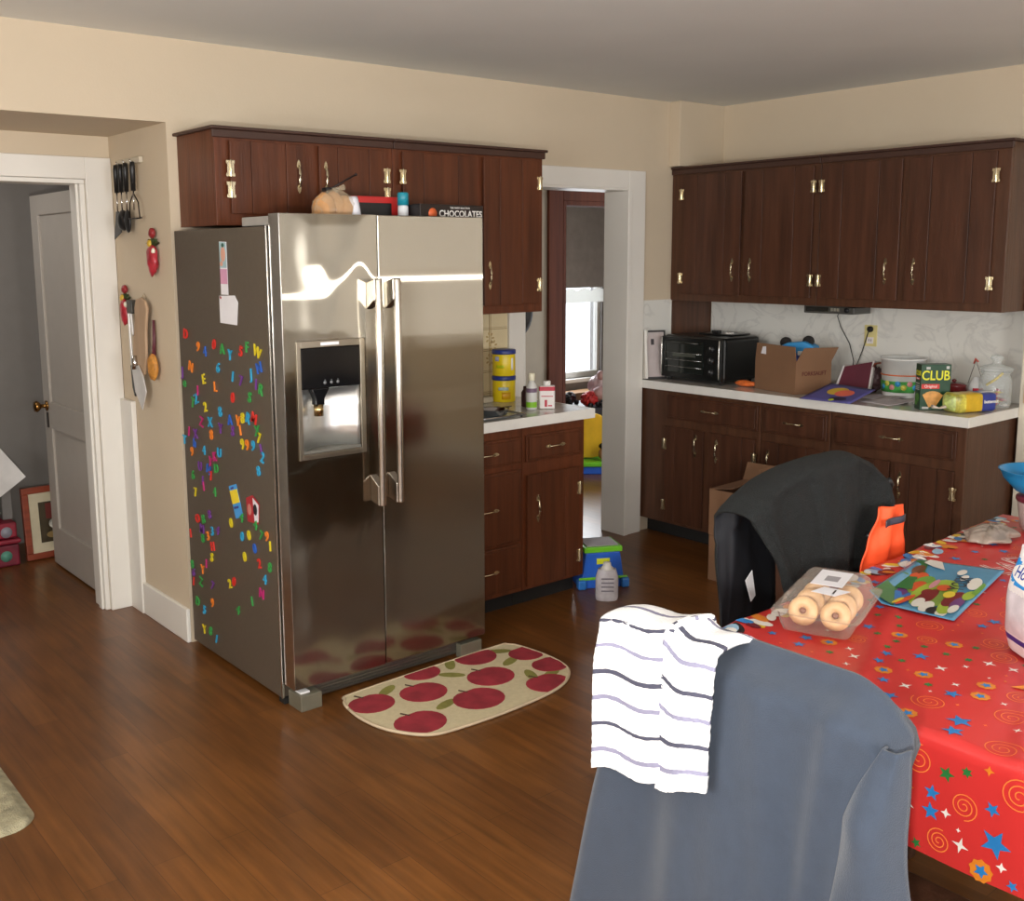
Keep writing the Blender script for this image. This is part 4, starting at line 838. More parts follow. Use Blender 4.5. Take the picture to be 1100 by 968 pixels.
b = nb(); lathe(b, [(.006, .103), (.012, .113), (.0, .120)], n=14, cap=False); tube(b, [(.056, 0, .07), (.078, 0, .065), (.076, 0, .035), (.058, 0, .03)], .006, 8); obj('handle', b, mat('maroon_glaze', (104, 32, 34), .2), mg)
wb = thing('spray_bottle', 'white bottle with a red label and a wire loop beside the glass jar', 'bottle', (5.03, 2.385, CT))
b = nb(); lathe(b, [(.03, .0008), (.036, .006), (.036, .07), (.030, .095), (.014, .115), (.014, .125), (.0, .126)], n=22, cap=False); bo = obj('body', b, mat('translucent_white', (216, 216, 214), .3), wb)
b = nb(); grid(b, 10, 3, lambda u, v: (.0366*math.cos(3.3+1.5*u), .0366*math.sin(3.3+1.5*u), .035+.04*v)); obj('label', b, mat('crimson_label', (200, 40, 60), .4, var=.5, scale=80), bo, solid=.0004)
b = nb(); tube(b, [(-.0, .036, .09), (0, .02, .15), (0, .003, .205), (0, -.018, .15), (0, -.036, .10)], .002, 6); tube(b, [(0, .012, .19), (0, .006, .215), (0, -.008, .20)], .005, 6, mi=1); obj('wire_loop', b, [mat('grey_wire', (130, 124, 118), .4, .6), mat('coral_tie', (206, 96, 80), .5)], wb)
# glass jar with sweets
gj = thing('glass_jar', 'clear glass jar with a domed lid and wrapped sweets inside', 'jar', (4.95, 2.252, CT))
jg = sheer('clear_jar_glass', (226, 232, 230), .87, .03)
b = nb(); lathe(b, [(.055, .0008), (.066, .006), (.070, .03), (.070, .13), (.062, .150), (.058, .158), (.066, .166), (.066, .170), (.056, .172)], n=32, cap=False); bmesh.ops.contextual_create(b, geom=[]) if False else None
obj('jar_body', b, jg, gj, solid=.003)
b = nb(); lathe(b, [(.062, .1725), (.074, .178), (.074, .186), (.052, .196), (.024, .204), (.016, .212), (.020, .222), (.030, .232), (.024, .244), (.0, .248)], n=32, cap=False); obj('lid', b, jg, gj, solid=.002)
sweets = []
for k in range(16):
    a = k*2.4; r = .012+.034*((k*7) % 5)/4; z = .014+.014*(k//3)
    c = ((196, 50, 60), (226, 200, 70), (220, 210, 206), (190, 70, 90))[k % 4]
    t = thing('wrapped_sweet', '%s wrapped sweet inside the clear glass jar' % ('red', 'yellow', 'white', 'pink')[k % 4], 'sweet', (4.95+r*math.cos(a), 2.252+r*math.sin(a), CT+z), k*1.1, 'wrapped sweets in the glass jar')
    b = nb(); blob(b, (0, 0, 0), (.013, .008, .007), .1, 3, 2, seed=k)
    for s in (-1, 1): prism(b, [(s*.011, .0), (s*.022, .007), (s*.022, -.007)], 'z', -.001, .001)
    o = obj('wrapper', b, mat('sweet_%d' % (k % 4), c, .3), t)
tag(thing('straw_candy', 'long yellow and red candy stick leaning inside the glass jar', 'sweet', (4.94, 2.257, CT+.075)), 'long yellow and red candy stick leaning inside the glass jar', 'sweet')
b = nb(); tube(b, [(-.02, .025, .03), (.0, -.01, .06), (.0, -.040, .09)], .006, 8); obj('stick', b, mat('yellow_candy', (226, 190, 60), .35, var=.5, scale=90), bpy.data.objects['straw_candy'])
# bread bag on the counter
bb = thing('sandwich_bread_bag', 'yellow and blue bread bag lying at the outer end of the long counter', 'bread', (4.722, 2.268, CT), math.radians(-22)); bb.scale = (.93, 1, 1)
def loaf(u, v):
    a = 2*PI*u; x = -.14+.29*v; k = min(1, (v*7)**.6) if v < .14 else 1
    k *= min(1, ((1-v)*6+.35))
    w = .052*k*(1+.06*noise.noise(Vector((x*20, a, 0)))); h = .044*k
    e = .38; c, s = math.cos(a), math.sin(a)
    return (x, w*math.copysign(abs(c)**e, c), max(.0008, .046+h*math.copysign(abs(s)**e, s)+.004*noise.noise(Vector((x*30, a*2, 4)))))
def lm(u, v): return 0 if v < .10 else 3 if v < .26 else 1 if v < .60 else 2
b = nb(); grid(b, 37, 40, loaf, lambda u, v: lm(u, v), closeu=False); 
obj('wrapper', b, [mat('green_white_bag_print', (176, 190, 110), .35, var=.4, scale=40), mat('gold_bag_print', (206, 168, 40), .3, var=.12, scale=30), mat('blue_bag_print', (48, 62, 140), .3, var=.15, scale=30), mat('mixed_bag_print', (200, 190, 80), .3, var=.7, scale=25)], bb)
b = nb(); text(b, 'butternut', .022, frame((.088, -.0550, .050), (1, 0, 0), (0, -.05, 1)), .0008, bold=True); text(b, 'butternut', .020, frame((.088, -.020, .0915), (1, 0, 0), (0, 1, .05)), .0008, bold=True); obj('lettering', b, mat('white_print', (238, 236, 232), .5), bb)
b = nb(); tube(b, [(-.135, 0, .03), (-.16, .01, .022), (-.19, .02, .03)], [.02, .007, .022], 10, flat=.4); obj('gathered_end', b, mat('pale_bag_film', (220, 206, 190), .4), bb)
# switch plate on the post
sw = thing('switch_plate', 'tan switch plate on the cream post at the right edge', 'switch', (5.0195, 2.105, .985))
b = nb(); bx(b, -.006, -.0003, -.06, .045, -.045, .045); obj('cover_plate', b, mat('tan_plate', (206, 176, 140), .45), sw, .002)
b = nb(); bx(b, -.016, -.006, -.014, -.006, -.008, .012); obj('toggle', b, mat('tan_plate', (206, 176, 140), .45), sw)
# ------------------------------------------------------------ utensils and ornaments on the recess wall
RW = RX-.0005
ut = mat('black_utensil', (20, 20, 22), .4)
rk = thing('utensil_rail', 'short white rail holding the black kitchen utensils on the recess wall', 'rack', (RW, 4.50, 2.05))
b = nb(); bx(b, -.018, -.001, -.13, .14, -.010, .016); obj('bar', b, mat('cream_rail', (196, 186, 166), .5), rk, .003)
b = nb()
for y in (.10, .02, -.06): tube(b, [(-.018, y, 0), (-.030, y, -.004), (-.032, y, .008)], .003, 6)
obj('hook', b, chrome, rk)
def utensil(y, label, kind):
    t = thing('cooking_utensil', label, 'utensil', (RW-.030, y, 2.045), 0, None)
    b = nb(); tube(b, [(0, 0, 0), (0, .0, -.02), (0, .002, -.12)], [.009, .012, .010], 10); obj('handle', b, ut, t)
    b = nb(); tube(b, [(0, .002, -.12), (0, .004, -.20)], .0035, 8); obj('shaft', b, chrome, t)
    b = nb()
    if kind == 'turner': prism(b, [(-.012, -.20), (.02, -.20), (.05, -.30), (.055, -.32), (-.035, -.29)], 'x', -.003, .001)
    elif kind == 'ladle': blob(b, (0, .0, -.24), (.022, .042, .045), .05, 2, 3)
    elif kind == 'masher':
        tube(b, [(0, .004, -.13), (0, .05, -.17), (0, .055, -.235)], .003, 6); tube(b, [(0, .004, -.13), (0, -.045, -.17), (0, -.055, -.235)], .003, 6); tube(b, [(0, .075, -.235), (-.01, .03, -.237), (0, 0, -.235), (-.01, -.04, -.237), (0, -.075, -.235)], .0035, 6)
    elif kind == 'spoon': blob(b, (0, .004, -.245), (.010, .032, .05), .05, 2, 3)
    obj('head', b, ut if kind != 'masher' else mat('dark_wire', (60, 54, 52), .3, .8), t)
utensil(4.615, 'black slotted turner hanging at the left end of the rail', 'turner')
utensil(4.560, 'black ladle hanging in the middle of the rail', 'ladle')
utensil(4.500, 'black spoon hanging beside the masher on the rail', 'spoon')
utensil(4.420, 'wire potato masher with black handle at the right end of the rail', 'masher')
def ornament(y, z, s, label):
    t = thing('strawberry_ornament', label, 'ornament', (RW, y, z))
    b = nb(); blob(b, (-.022, 0, -.055*s), (.018, .040*s, .062*s), .25, 2.5, 3, seed=y); obj('berry', b, mat('red_ceramic', (170, 44, 56), .3, var=.25, scale=40), t)
    b = nb()
    for k in range(5):
        a = -1.2+.6*k; prism(b, [(0+.0, 0), (.03*s*math.sin(a)-.008, .02*s), (.052*s*math.sin(a), .034*s*math.cos(a)*1.1), (.03*s*math.sin(a)+.008, .012*s)], 'x', -.020-.002*k, -.006-.002*k)
    obj('leaves', b, mat('dark_green_ceramic', (60, 74, 44), .4), t)
    b = nb(); blob(b, (-.018, 0, .055*s), (.013, .024*s, .022*s), .2, 3, 3, seed=z); obj('top_berry', b, mat('dark_red_ceramic', (140, 40, 44), .3), t)
    b = nb(); blob(b, (-.026, .012, .012*s), (.010, .016, .016), .2, 3, 2); obj('flower', b, mat('yellow_ceramic', (206, 170, 60), .3), t)
    b = nb(); blob(b, (-.026, -.024, -.02*s), (.008, .010, .014), .2, 3, 2); obj('pale_dot', b, mat('pale_ceramic', (226, 220, 200), .3), t)
ornament(4.275, 1.690, 1.0, 'red strawberry-shaped ceramic ornament below the utensil rail')
ornament(4.625, 1.455, .9, 'red strawberry-shaped ceramic ornament left of the hanging tongs')
tn = thing('steel_tongs', 'long steel tongs with dark ends hanging beside the wooden paddle', 'utensil', (RW, 4.56, 1.43))
b = nb(); bx(b, -.03, -.006, -.035, .022, -.03, .03); obj('hinge_end', b, mat('dark_bracket', (60, 58, 52), .4), tn, .004)
b = nb(); prism(b, [(.022, -.03), (.008, -.03), (-.005, -.26), (.012, -.26)], 'x', -.028, -.020); prism(b, [(-.008, -.03), (-.026, -.03), (-.038, -.12), (-.026, -.13)], 'x', -.030, -.022); obj('arm', b, mat('bright_steel', (232, 230, 228), .35, .45), tn, .002)
b = nb(); prism(b, [(.014, -.26), (-.008, -.26), (-.03, -.33), (-.034, -.385), (-.016, -.40), (.006, -.36)], 'x', -.030, -.018); obj('grip', b, ut, tn, .003)
pd = thing('wooden_paddle', 'long pale wooden paddle hanging on the recess wall', 'utensil', (RW, 4.42, 1.45))
b = nb(); prism(b, [(-.085, -.02), (-.066, .012), (-.02, .026), (.036, .016), (.056, -.02), (.060, -.08), (.085, -.15), (.100, -.22), (.092, -.30), (.044, -.335), (-.016, -.31), (-.046, -.24), (-.056, -.12)], 'x', -.036, -.022); obj('blade', b, wood('pale_beech', (176, 148, 120), .1, .5), pd, .006)
b = nb(); tube(b, [(-.022, -.008, .02), (-.012, -.008, .045), (-.004, -.008, .02)], .0025, 6); obj('hanging_loop', b, mat('tan_cord', (170, 150, 120), .8), pd)
sp = thing('steel_server', 'shiny steel cake server pointing down below the wooden paddle', 'utensil', (RW, 4.44, 1.16))
b = nb(); tube(b, [(-.045, .04, .06), (-.045, .035, .0)], [.012, .016], 10); obj('ferrule', b, chrome, sp)
b = nb(); prism(b, [(.075, .0), (.0, .02), (-.045, -.02), (-.075, -.09), (-.02, -.175), (.05, -.10)], 'x', -.046, -.041); obj('blade', b, mat('bright_steel', (232, 230, 228), .35, .45), sp, .001)
wp = thing('wicker_brush', 'small orange-brown round brush hanging right of the wooden paddle', 'brush', (RW, 4.325, 1.18))
b = nb(); blob(b, (-.025, 0, 0), (.018, .044, .058), .1, 3, 3); obj('head', b, mat('amber_wicker', (190, 130, 56), .6, var=.35, scale=60), wp)
b = nb(); tube(b, [(-.018, -.002, .05), (-.014, -.004, .12), (-.012, -.002, .20)], [.010, .008, .006], 8); obj('handle', b, mat('dark_red_handle', (90, 40, 50), .5), wp)
# ------------------------------------------------------------ hall beyond the left doorway
hf = thing('picture_frame', 'reddish wooden picture frame with a wide cream mat standing on the hall floor', 'picture frame', (1.58, 5.83, 0.0), math.radians(2))
T = Matrix.Rotation(math.radians(-5), 4, 'X')
fw_, fh_ = .34, .40; ox = -.045
b = nb()
for q in ((0, fw_, 0.0, .035), (0, fw_, fh_-.035, fh_), (0, .035, .035, fh_-.035), (fw_-.035, fw_, .035, fh_-.035)): bx(b, ox+q[0], ox+q[1], 0, .03, q[2]+.003, q[3]+.003, M=T)
obj('frame', b, wood('reddish_frame_wood', (140, 66, 44), .2, axis='x'), hf, .004)
b = nb(); bx(b, ox+.035, ox+fw_-.035, .012, .018, .038, fh_-.032, M=T); obj('mat_board', b, mat('cream_mat_board', (210, 198, 168), .8), hf)
b = nb(); bx(b, ox+.085, ox+fw_-.085, .008, .0115, .09, fh_-.085, M=T)
bx(b, ox+.12, ox+fw_-.09, .0065, .008, .22, fh_-.095, 1, M=T); prism(b, disc((ox+.17, .19), .038, 14, .03), 'y', .005, .0065, 2, M=T); prism(b, disc((ox+.16, .13), .045, 14, .02), 'y', .005, .0065, 3, M=T)
obj('picture', b, [mat('dark_olive_picture', (70, 58, 36), .5, var=.3, scale=20), mat('dark_red_picture', (110, 44, 36), .5), mat('white_flower_picture', (200, 196, 184), .5, var=.4, scale=60), mat('tan_bowl_picture', (150, 124, 76), .5)], hf)
tbx = thing('toy_box', 'low red and black patterned box at the left edge of the hall', 'box', (1.36, 5.90, 0))
b = nb(); bx(b, -.18, .13, -.10, .16, .001, .12); obj('bin', b, mat('dark_red_bin', (110, 26, 44), .5, var=.5, scale=10), tbx, .01)
b = nb(); bx(b, -.19, .14, -.11, .17, .125, .15); bx(b, -.17, .125, -.095, .15, .155, .24); obj('lid', b, mat('crimson_bin_lid', (150, 34, 54), .5, var=.4, scale=12), tbx, .01)
for k, (x, z, c) in enumerate(((.06, .06, (90, 150, 130)), (.07, .19, (150, 150, 160)), (-.02, .07, (170, 60, 70)))):
    b = nb(); lathe(b, [(.030, 0), (.030, .002)], (0, 0, 0), 14, M=frame((x, -.1005 if z < .1 else -.0955, z), (1, 0, 0), (0, 0, 1))); obj('print_spot', b, mat('bin_spot_%d' % k, c, .5), tbx)
st = thing('paper_stack', 'grey-white cloth bundle on the red patterned box in the hall', 'cloth', (1.30, 5.92, .2405))
b = nb(); blob(b, (0, 0, .045), (.13, .09, .045), .35, 4, 3, seed=8, flatbottom=.001); obj('bundle', b, mat('grey_green_cloth', (128, 132, 120), .8, var=.3), st)
b = nb(); T = frame((1.39, 5.80, .50), (.80, .1, .50), (-.42, .25, .85)); bx(b, -.16, .12, -.10, .11, -.004, .004, M=T)
tag(obj('poster_board', b, mat('white_board', (214, 210, 206), .7)), 'tilted sheet of white board standing on the box at the left edge of the hall', 'paper')
b = nb(); bx(b, 1.435, 1.49, 5.88, 5.99, .241, .44); tag(obj('storage_tin', b, mat('grey_tin', (120, 116, 112), .5), bevel=.006), 'grey tin behind the white board in the hall', 'tin')
# ------------------------------------------------------------ rooms behind the doorway
ss = thing('step_stool', 'blue and green plastic step stool beyond the end of the small counter', 'stool', (3.655, 3.575, 0), math.radians(-27)); ss.scale = (.68, .72, .98)
blu = mat('bright_blue_plastic', (40, 96, 196), .35); grn = mat('lime_plastic', (110, 190, 40), .35)
b = nb(); prism(b, [(-.17, .0), (.17, .0), (.13, .185), (-.13, .185)], 'y', -.12, -.105); prism(b, [(-.17, .0), (.17, .0), (.13, .185), (-.13, .185)], 'y', .105, .12)
for s in (-1, 1): prism(b, [(s*.17, .0), (s*.155, 0), (s*.115, .185), (s*.13, .185)], 'y', -.105, .105)
obj('base', b, blu, ss, .006)
b = nb(); bx(b, -.145, .145, -.125, .125, .186, .215); bx(b, -.185, .185, -.13, -.121, .045, .06); obj('top_step', b, grn, ss, .008)
b = nb(); bx(b, -.12, .12, -.10, .10, .2152, .219)
for k in range(9): bx(b, -.12, .12, -.095+.022*k, -.085+.022*k, .219, .2215)
obj('grip_pad', b, mat('grey_grip_pad', (150, 146, 150), .7), ss)
b = nb(); bx(b, -.05, .05, -.1235, -.1205, .125, .155); obj('handle_slot', b, mat('yellow_slot', (214, 220, 50), .4), ss, .004)
for s in (-1, 1):
    b = nb(); bx(b, s*.165-.03, s*.165+.03, -.15, -.09, .0, .05); obj('foot_pad', b, mat('mid_blue_plastic', (50, 120, 200), .35), ss, .01)
jg_ = thing('plastic_jug', 'grey-white labelled plastic jug standing in front of the step stool', 'bottle', (3.50, 3.36, 0), math.radians(-40))
b = nb()
def jug(u, v):
    a = 2*PI*u; z = .001+.155*v; k = (1-.25*max(0, v-.72)**1*3.4) if v > .72 else 1; k *= .93+.07*min(1, v*12)
    return (.055*k*math.cos(a), .034*k*math.sin(a), z)
grid(b, 29, 18, jug); obj('body', b, mat('grey_white_plastic', (190, 184, 188), .4, var=.15, scale=30), jg_)
b = nb(); lathe(b, [(.03, .153), (.034, .156), (.02, .170), (.018, .185), (.0, .186)], n=16, cap=False); obj('cap', b, whitep, jg_)
b = nb()
for z in (.05, .07, .09, .11): bx(b, -.03, .03, -.0350, -.0330, z, z+.006)
obj('print', b, mat('grey_print', (120, 114, 124), .5), jg_)
# toys at the far room
tt = thing('toy_table', 'yellow play table with a green shelf and blue base in the far room', 'toy', (5.52, 5.56, 0), math.radians(-40)); tt.scale = (.92, .92, .86)
b = nb(); 
def pan(u, v): a = 2*PI*u; e = .6; c, s = math.cos(a), math.sin(a); return (.17*math.copysign(abs(c)**e, c), .05+.03*v if False else (.06 if v > .5 else 0), .31+.21*math.copysign(abs(s)**e, s))
pts = [(.20*math.copysign(abs(math.cos(t))**.6, math.cos(t)), .32+.20*math.copysign(abs(math.sin(t))**.6, math.sin(t))) for t in [2*PI*i/32 for i in range(32)]]
prism(b, pts, 'y', 0, .06); obj('back_panel', b, mat('toy_yellow', (232, 180, 30), .4), tt, .01)
b = nb(); bx(b, -.24, .24, -.15, .15, .07, .11); obj('shelf', b, grn, tt, .01)
b = nb(); bx(b, -.22, .22, -.13, .13, .0, .07); obj('base', b, blu, tt, .01)
b = nb(); blob(b, (.16, -.06, .17), (.045, .04, .055), .1, 2, 3, seed=4, flatbottom=.111); obj('peg_figure', b, mat('tan_peg', (190, 130, 90), .5), tt)
b = nb(); blob(b, (.16, -.06, .24), (.04, .04, .03), .1, 2, 3); obj('peg_hat', b, dark, tt)
dk = thing('toy_bin', 'black storage bin heaped with toys under the far window', 'bin', (6.12, 5.95, 0), math.radians(-12))
b = nb(); prism(b, [(-.34, 0), (.34, 0), (.36, .43), (-.36, .43)], 'y', -.22, .22); obj('bin', b, mat('charcoal_bin', (50, 48, 54), .5), dk, .01)
heap = [('white plush toy heaped on the black bin', 'plush_toy', (6.08, 5.92, .56), (.10, .10, .125), (222, 198, 200), 1.0), ('red toy car on top of the heaped bin', 'toy_truck', (5.89, 5.87, .50), (.07, .06, .06), (206, 50, 50), 0), ('dark teal toy on the heaped bin', 'toy_boat', (5.99, 5.77, .47), (.05, .04, .035), (40, 74, 96), 0), ('red ribboned toy at the right of the heaped bin', 'toy_kite', (6.17, 5.77, .48), (.05, .03, .05), (190, 50, 60), 0), ('black toy at the left of the heaped bin', 'toy_robot', (5.85, 6.06, .47), (.06, .05, .05), (40, 38, 42), 0)]
for lab, nm, c, r, col, _ in heap:
    t = thing(nm, lab, 'toy', (c[0], c[1], .431))
    b = nb(); blob(b, (0, 0, r[2]), r, .35, 3, 4, seed=c[0], flatbottom=.001); o = obj('body', b, mat(nm+'_surface', col, .5, var=.15), t)
    b = nb()
    if nm == 'plush_toy': blob(b, (-.10, -.08, .10), (.06, .05, .06), .2, 3, 3); blob(b, (-.06, -.04, .24), (.03, .03, .04), .2, 3, 2)
    else:
        lathe(b, [(.02, -.01), (.02, .01)], (0, 0, 0), 12, M=frame((r[0]*.6, -r[1]*.9, .02), (1, 0, 0), (0, 0, 1)))
        b2 = nb(); lathe(b2, [(.02, -.01), (.02, .01)], (0, 0, 0), 12, M=frame((-r[0]*.6, -r[1]*.9, .02), (1, 0, 0), (0, 0, 1))); obj('wheel', b2, mat(nm+'_detail', (26, 26, 30), .5), t)
    obj('paw' if nm == 'plush_toy' else 'wheel', b, mat(nm+'_detail', (200, 160, 158) if nm == 'plush_toy' else (26, 26, 30), .5), t)
b = nb(); bx(b, 5.95, 6.62, 6.37, 6.53, 0, .46); tag(obj('window_chest', b, wood('tan_chest_wood', (150, 116, 84), .15, axis='x'), bevel=.006), 'tan wooden chest below the far window', 'chest')
# ------------------------------------------------------------ cartons on the floor
fb = thing('cardboard_box', 'plain brown carton on the floor under the open carton by the base cabinets', 'cardboard box', (4.12, 3.25, 0), math.radians(-86))
b = nb(); bx(b, 0, .36, 0, .30, .0, .235); obj('carton', b, card, fb, .003)
b = nb(); bx(b, .16, .21, -.0012, -.0003, .0, .235); bx(b, .16, .21, 0.0, .30, .2353, .236); obj('tape', b, mat('packing_tape', (176, 128, 86), .3), fb)
fb = thing('cardboard_box', 'open brown carton with a raised flap stacked beneath the black coat', 'cardboard box', (4.12, 3.252, .2365), math.radians(-86))
bw, bd, bh = .36, .30, .235
b = nb(); bx(b, 0, bw, 0, bd, .0005, t_); bx(b, 0, bw, 0, t_, t_, bh); bx(b, 0, bw, bd-t_, bd, t_, bh); bx(b, 0, t_, t_, bd-t_, t_, bh); bx(b, bw-t_, bw, t_, bd-t_, t_, bh); obj('carton', b, card, fb)
b = nb(); prism(b, [(0, bh), (bd, bh), (bd, bh+.018), (0, bh+.014)], 'x', -.10, -.0) if False else None
b.free(); b = nb()
poly(b, [(.0, .0, bh), (.0, bd, bh), (.13, bd, bh+.02), (.13, 0, bh+.02)]); obj('flap', b, card, fb, solid=.003)
b = nb(); poly(b, [(bw, .0, bh), (bw, bd, bh), (bw-.10, bd+.03, bh+.13), (bw-.10, .03, bh+.13)]); obj('flap', b, card, fb, solid=.003)
b = nb(); poly(b, [(.0, bd, bh), (bw, bd, bh), (bw, bd+.04, bh+.09), (.0, bd+.04, bh+.09)]); obj('flap', b, card, fb, solid=.003)
b = nb(); bx(b, .18, .25, -.0012, -.0003, .14, .20); obj('label', b, paper, fb)
# ------------------------------------------------------------ table and cloth
TZ = .762
tw = wood('dark_table_wood', (70, 44, 30), .2, axis='x')
tb_ = thing('dining_table', 'dark wooden dining table under the red party cloth', 'table', (2.62, .95, 0))
b = nb(); bx(b, -.80, .93, -.52, .515, .725, .757); obj('tabletop', b, tw, tb_, .004)
b = nb(); bx(b, -.72, .85, -.46, -.44, .63, .7245); bx(b, -.72, .85, .435, .455, .63, .7245); bx(b, -.72, -.70, -.4395, .4345, .63, .7245); bx(b, .83, .85, -.4395, .4345, .63, .7245); obj('apron', b, tw, tb_)
for sx in (-.70, .83):
    for sy in (-.44, .435):
        b = nb(); bx(b, sx-.035, sx+.035, sy-.035, sy+.035, 0, .6295); obj('leg', b, tw, tb_, .004)
def C0(s, t):
    """cloth surface: s runs into the room from the near edge, t from the far-left edge towards the right"""
    sk = .075*max(0, s)/1.6
    x = 1.80+max(s, 0); y = 1.475+sk-max(t, 0); z = TZ
    w = .0022*noise.noise(Vector((s*5, t*14, 1)))+.0035*noise.noise(Vector((s*2.2+t*3, t*6, 5)))+.0050*max(0, 1-abs(((s*.35+t+.1) % .34)-.17)*40)
    z += w+.002
    if s < 0:
        d = -s; f = min(1, d/.02); z = TZ+.002+w*(1-f)-max(0, d-.006); x = 1.80-.010*f-.018*d*4*(.5+.5*noise.noise(Vector((t*5, 3, 0))))-.004
    if t < 0:
        d = -t; f = min(1, d/.02); z = min(z, TZ+.002+w*(1-f)-max(0, d-.006)); y += .010*f+.03*d*(1+noise.noise(Vector((s*5, 7, 0))))+.006
    return Vector((x, y, z))
S1, T1 = 1.74, 1.03; SD = -.238
def drop(s): return s
bm_ = nb()
ss_ = [SD+(0-SD)*i/14 for i in range(14)]+[S1*i/110 for i in range(111)]; ts_ = [-.2+.2*i/8 for i in range(8)]+[T1*i/70 for i in range(71)]
R_ = [[bm_.verts.new(C0(s, t)) for s in ss_] for t in ts_]
for j in range(len(ts_)-1):
    for i in range(len(ss_)-1):
        f = bm_.faces.new((R_[j][i], R_[j][i+1], R_[j+1][i+1], R_[j+1][i])); f.smooth = True
def CN(s, t, k=.0011):
    e = .004; p = C0(s, t); n = (C0(s+e, t)-C0(s-e, t)).cross(C0(s, t-e)-C0(s, t+e)).normalized()
    if s < -.01: n = Vector((-1, 0, 0))
    if n.z < 0: n = -n
    return p+n*k
def dec(pts, mi, k=.0011):
    c = (sum(p[0] for p in pts)/len(pts), sum(p[1] for p in pts)/len(pts))
    cv = bm_.verts.new(CN(c[0], c[1], k)); vs = [bm_.verts.new(CN(p[0], p[1], k)) for p in pts]
    for i in range(len(vs)):
        f = bm_.faces.new((cv, vs[i], vs[(i+1) % len(vs)])); f.material_index = mi
def star(c, r, n, mi, a=0, q=.42, k=.0011): dec([(c[0]+(r if i % 2 == 0 else r*q)*math.cos(a+PI*i/n), c[1]+(r if i % 2 == 0 else r*q)*math.sin(a+PI*i/n)) for i in range(2*n)], mi, k)
def spiral(c, r, turns, mi, a=0, w=.0022):
    N_ = int(20*turns); prev = None
    for i in range(N_+1):
        th = a+2*PI*turns*i/N_; rr_s = r*(.12+.88*i/N_)
        p = [CN(c[0]+(rr_s+o)*math.cos(th), c[1]+(rr_s+o)*math.sin(th)) for o in (-w/2, w/2)]
        cur = [bm_.verts.new(v) for v in p]
        if prev: f = bm_.faces.new((prev[0], prev[1], cur[1], cur[0])); f.material_index = mi
        prev = cur
rnd = random.Random(11)
# colours: 0 red 1 orange line 2 blue 3 white 4 green 5 gold 6 black 7 yellow 8 pale blue 9 dark red
pl = []
def free(c, r):
    for p, q in pl:
        if (p[0]-c[0])**2+(p[1]-c[1])**2 < (q+r)**2: return False
    pl.append((c, r)); return True
for s, t, r in ((-.06, .57, .030), (-.11, .50, .026), (-.115, .66, .026), (-.20, .62, .024), (.06, .16, .032), (.10, .30, .030), (.12, .52, .035), (.17, .66, .035), (.03, .70, .035)):
    if free((s, t), r): spiral((s, t), r, 2.6, 1, rnd.random()*6)
for s, t, r in ((.03, .09, .018), (.20, .10, .014), (.03, .61, .022), (.08, .60, .026), (-.15, .60, .018), (-.16, .72, .028), (.29, .34, .016), (.33, .40, .020), (-.02, .15, .018)):
    if free((s, t), r): star((s, t), r, 5, 2, rnd.random()*6)
for s, t in ((.30, .46), (.16, .45), (-.05, .61), (-.19, .66), (.40, .52), (.22, .30)):
    if free((s, t), .014): star((s, t), .016, 4, 3, rnd.random(), .3)
for s, t, r in ((.25, .22, .02), (-.01, .62, .022), (.24, .45, .02), (-.22, .70, .022), (.45, .42, .02), (.20, .38, .02)):
    if free((s, t), r): star((s, t), r, 9, 5, 0, .86); star((s, t), r*.62, 5, 2, .4, .5, .0015)
for _ in range(2600):
    s = rnd.uniform(-.22, 1.7); t = rnd.uniform(.07, .98); k = rnd.random()
    if s > -.03 and s < .02: continue
    if k < .22:
        r = rnd.uniform(.024, .036)
        if free((s, t), r): spiral((s, t), r, 2.6, 1, rnd.random()*6)
    elif k < .45:
        if free((s, t), .024): star((s, t), rnd.uniform(.013, .02), 5, 2, rnd.random()*6)
    elif k < .65:
        if free((s, t), .020): star((s, t), .011, 6, 4, rnd.random()*6, .5)
    elif k < .80:
        if free((s, t), .020): star((s, t), rnd.uniform(.008, .015), 4, 3, rnd.random(), .3)
    elif k < .88:
        if free((s, t), .026): star((s, t), .02, 9, 5, 0, .86); star((s, t), .012, 5, 2, .4, .5, .0015)
    elif free((s, t), .012): star((s, t), .005, 4, rnd.choice([3, 5, 1]), 0, .4)
for _ in range(900):
    s = rnd.uniform(-.225, -.02); t = rnd.uniform(.40, .99); k = rnd.random()
    if k < .35:
        if free((s, t), .026): spiral((s, t), .026, 2.6, 1, rnd.random()*6)
    elif k < .7:
        if free((s, t), .018): star((s, t), rnd.choice([.011, .016]), 5, rnd.choice([2, 4, 2]), rnd.random()*6)
    elif free((s, t), .012): star((s, t), rnd.choice([.005, .010]), 4, rnd.choice([3, 5, 3]), 0, .4)
big = [(.32, .62), (.36, .60), (.40, .66), (.35, .68), (.30, .70)]
star((.335, .65), .055, 5, 5, .5, .5, .0013); star((.335, .65), .03, 5, 1, .2, .5, .0017)
# printed cartoon-like border along the far-left edge: overlapping plain shapes
for g in range(15):
    s0 = .02+.115*g
    for k in range(9):
        c = (s0+rnd.uniform(-.045, .045), .030+rnd.uniform(-.022, .030)); a = rnd.random()*3
        col = [3, 6, 7, 8, 3, 9, 5, 2, 3][k]; r = rnd.uniform(.017, .036)
        dec([(c[0]+r*math.cos(q)*math.cos(a)-r*.5*math.sin(q)*math.sin(a), max(.002, c[1]+r*math.cos(q)*math.sin(a)+r*.5*math.sin(q)*math.cos(a))) for q in [2*PI*i/12 for i in range(12)]], col, .0012+.0002*k)
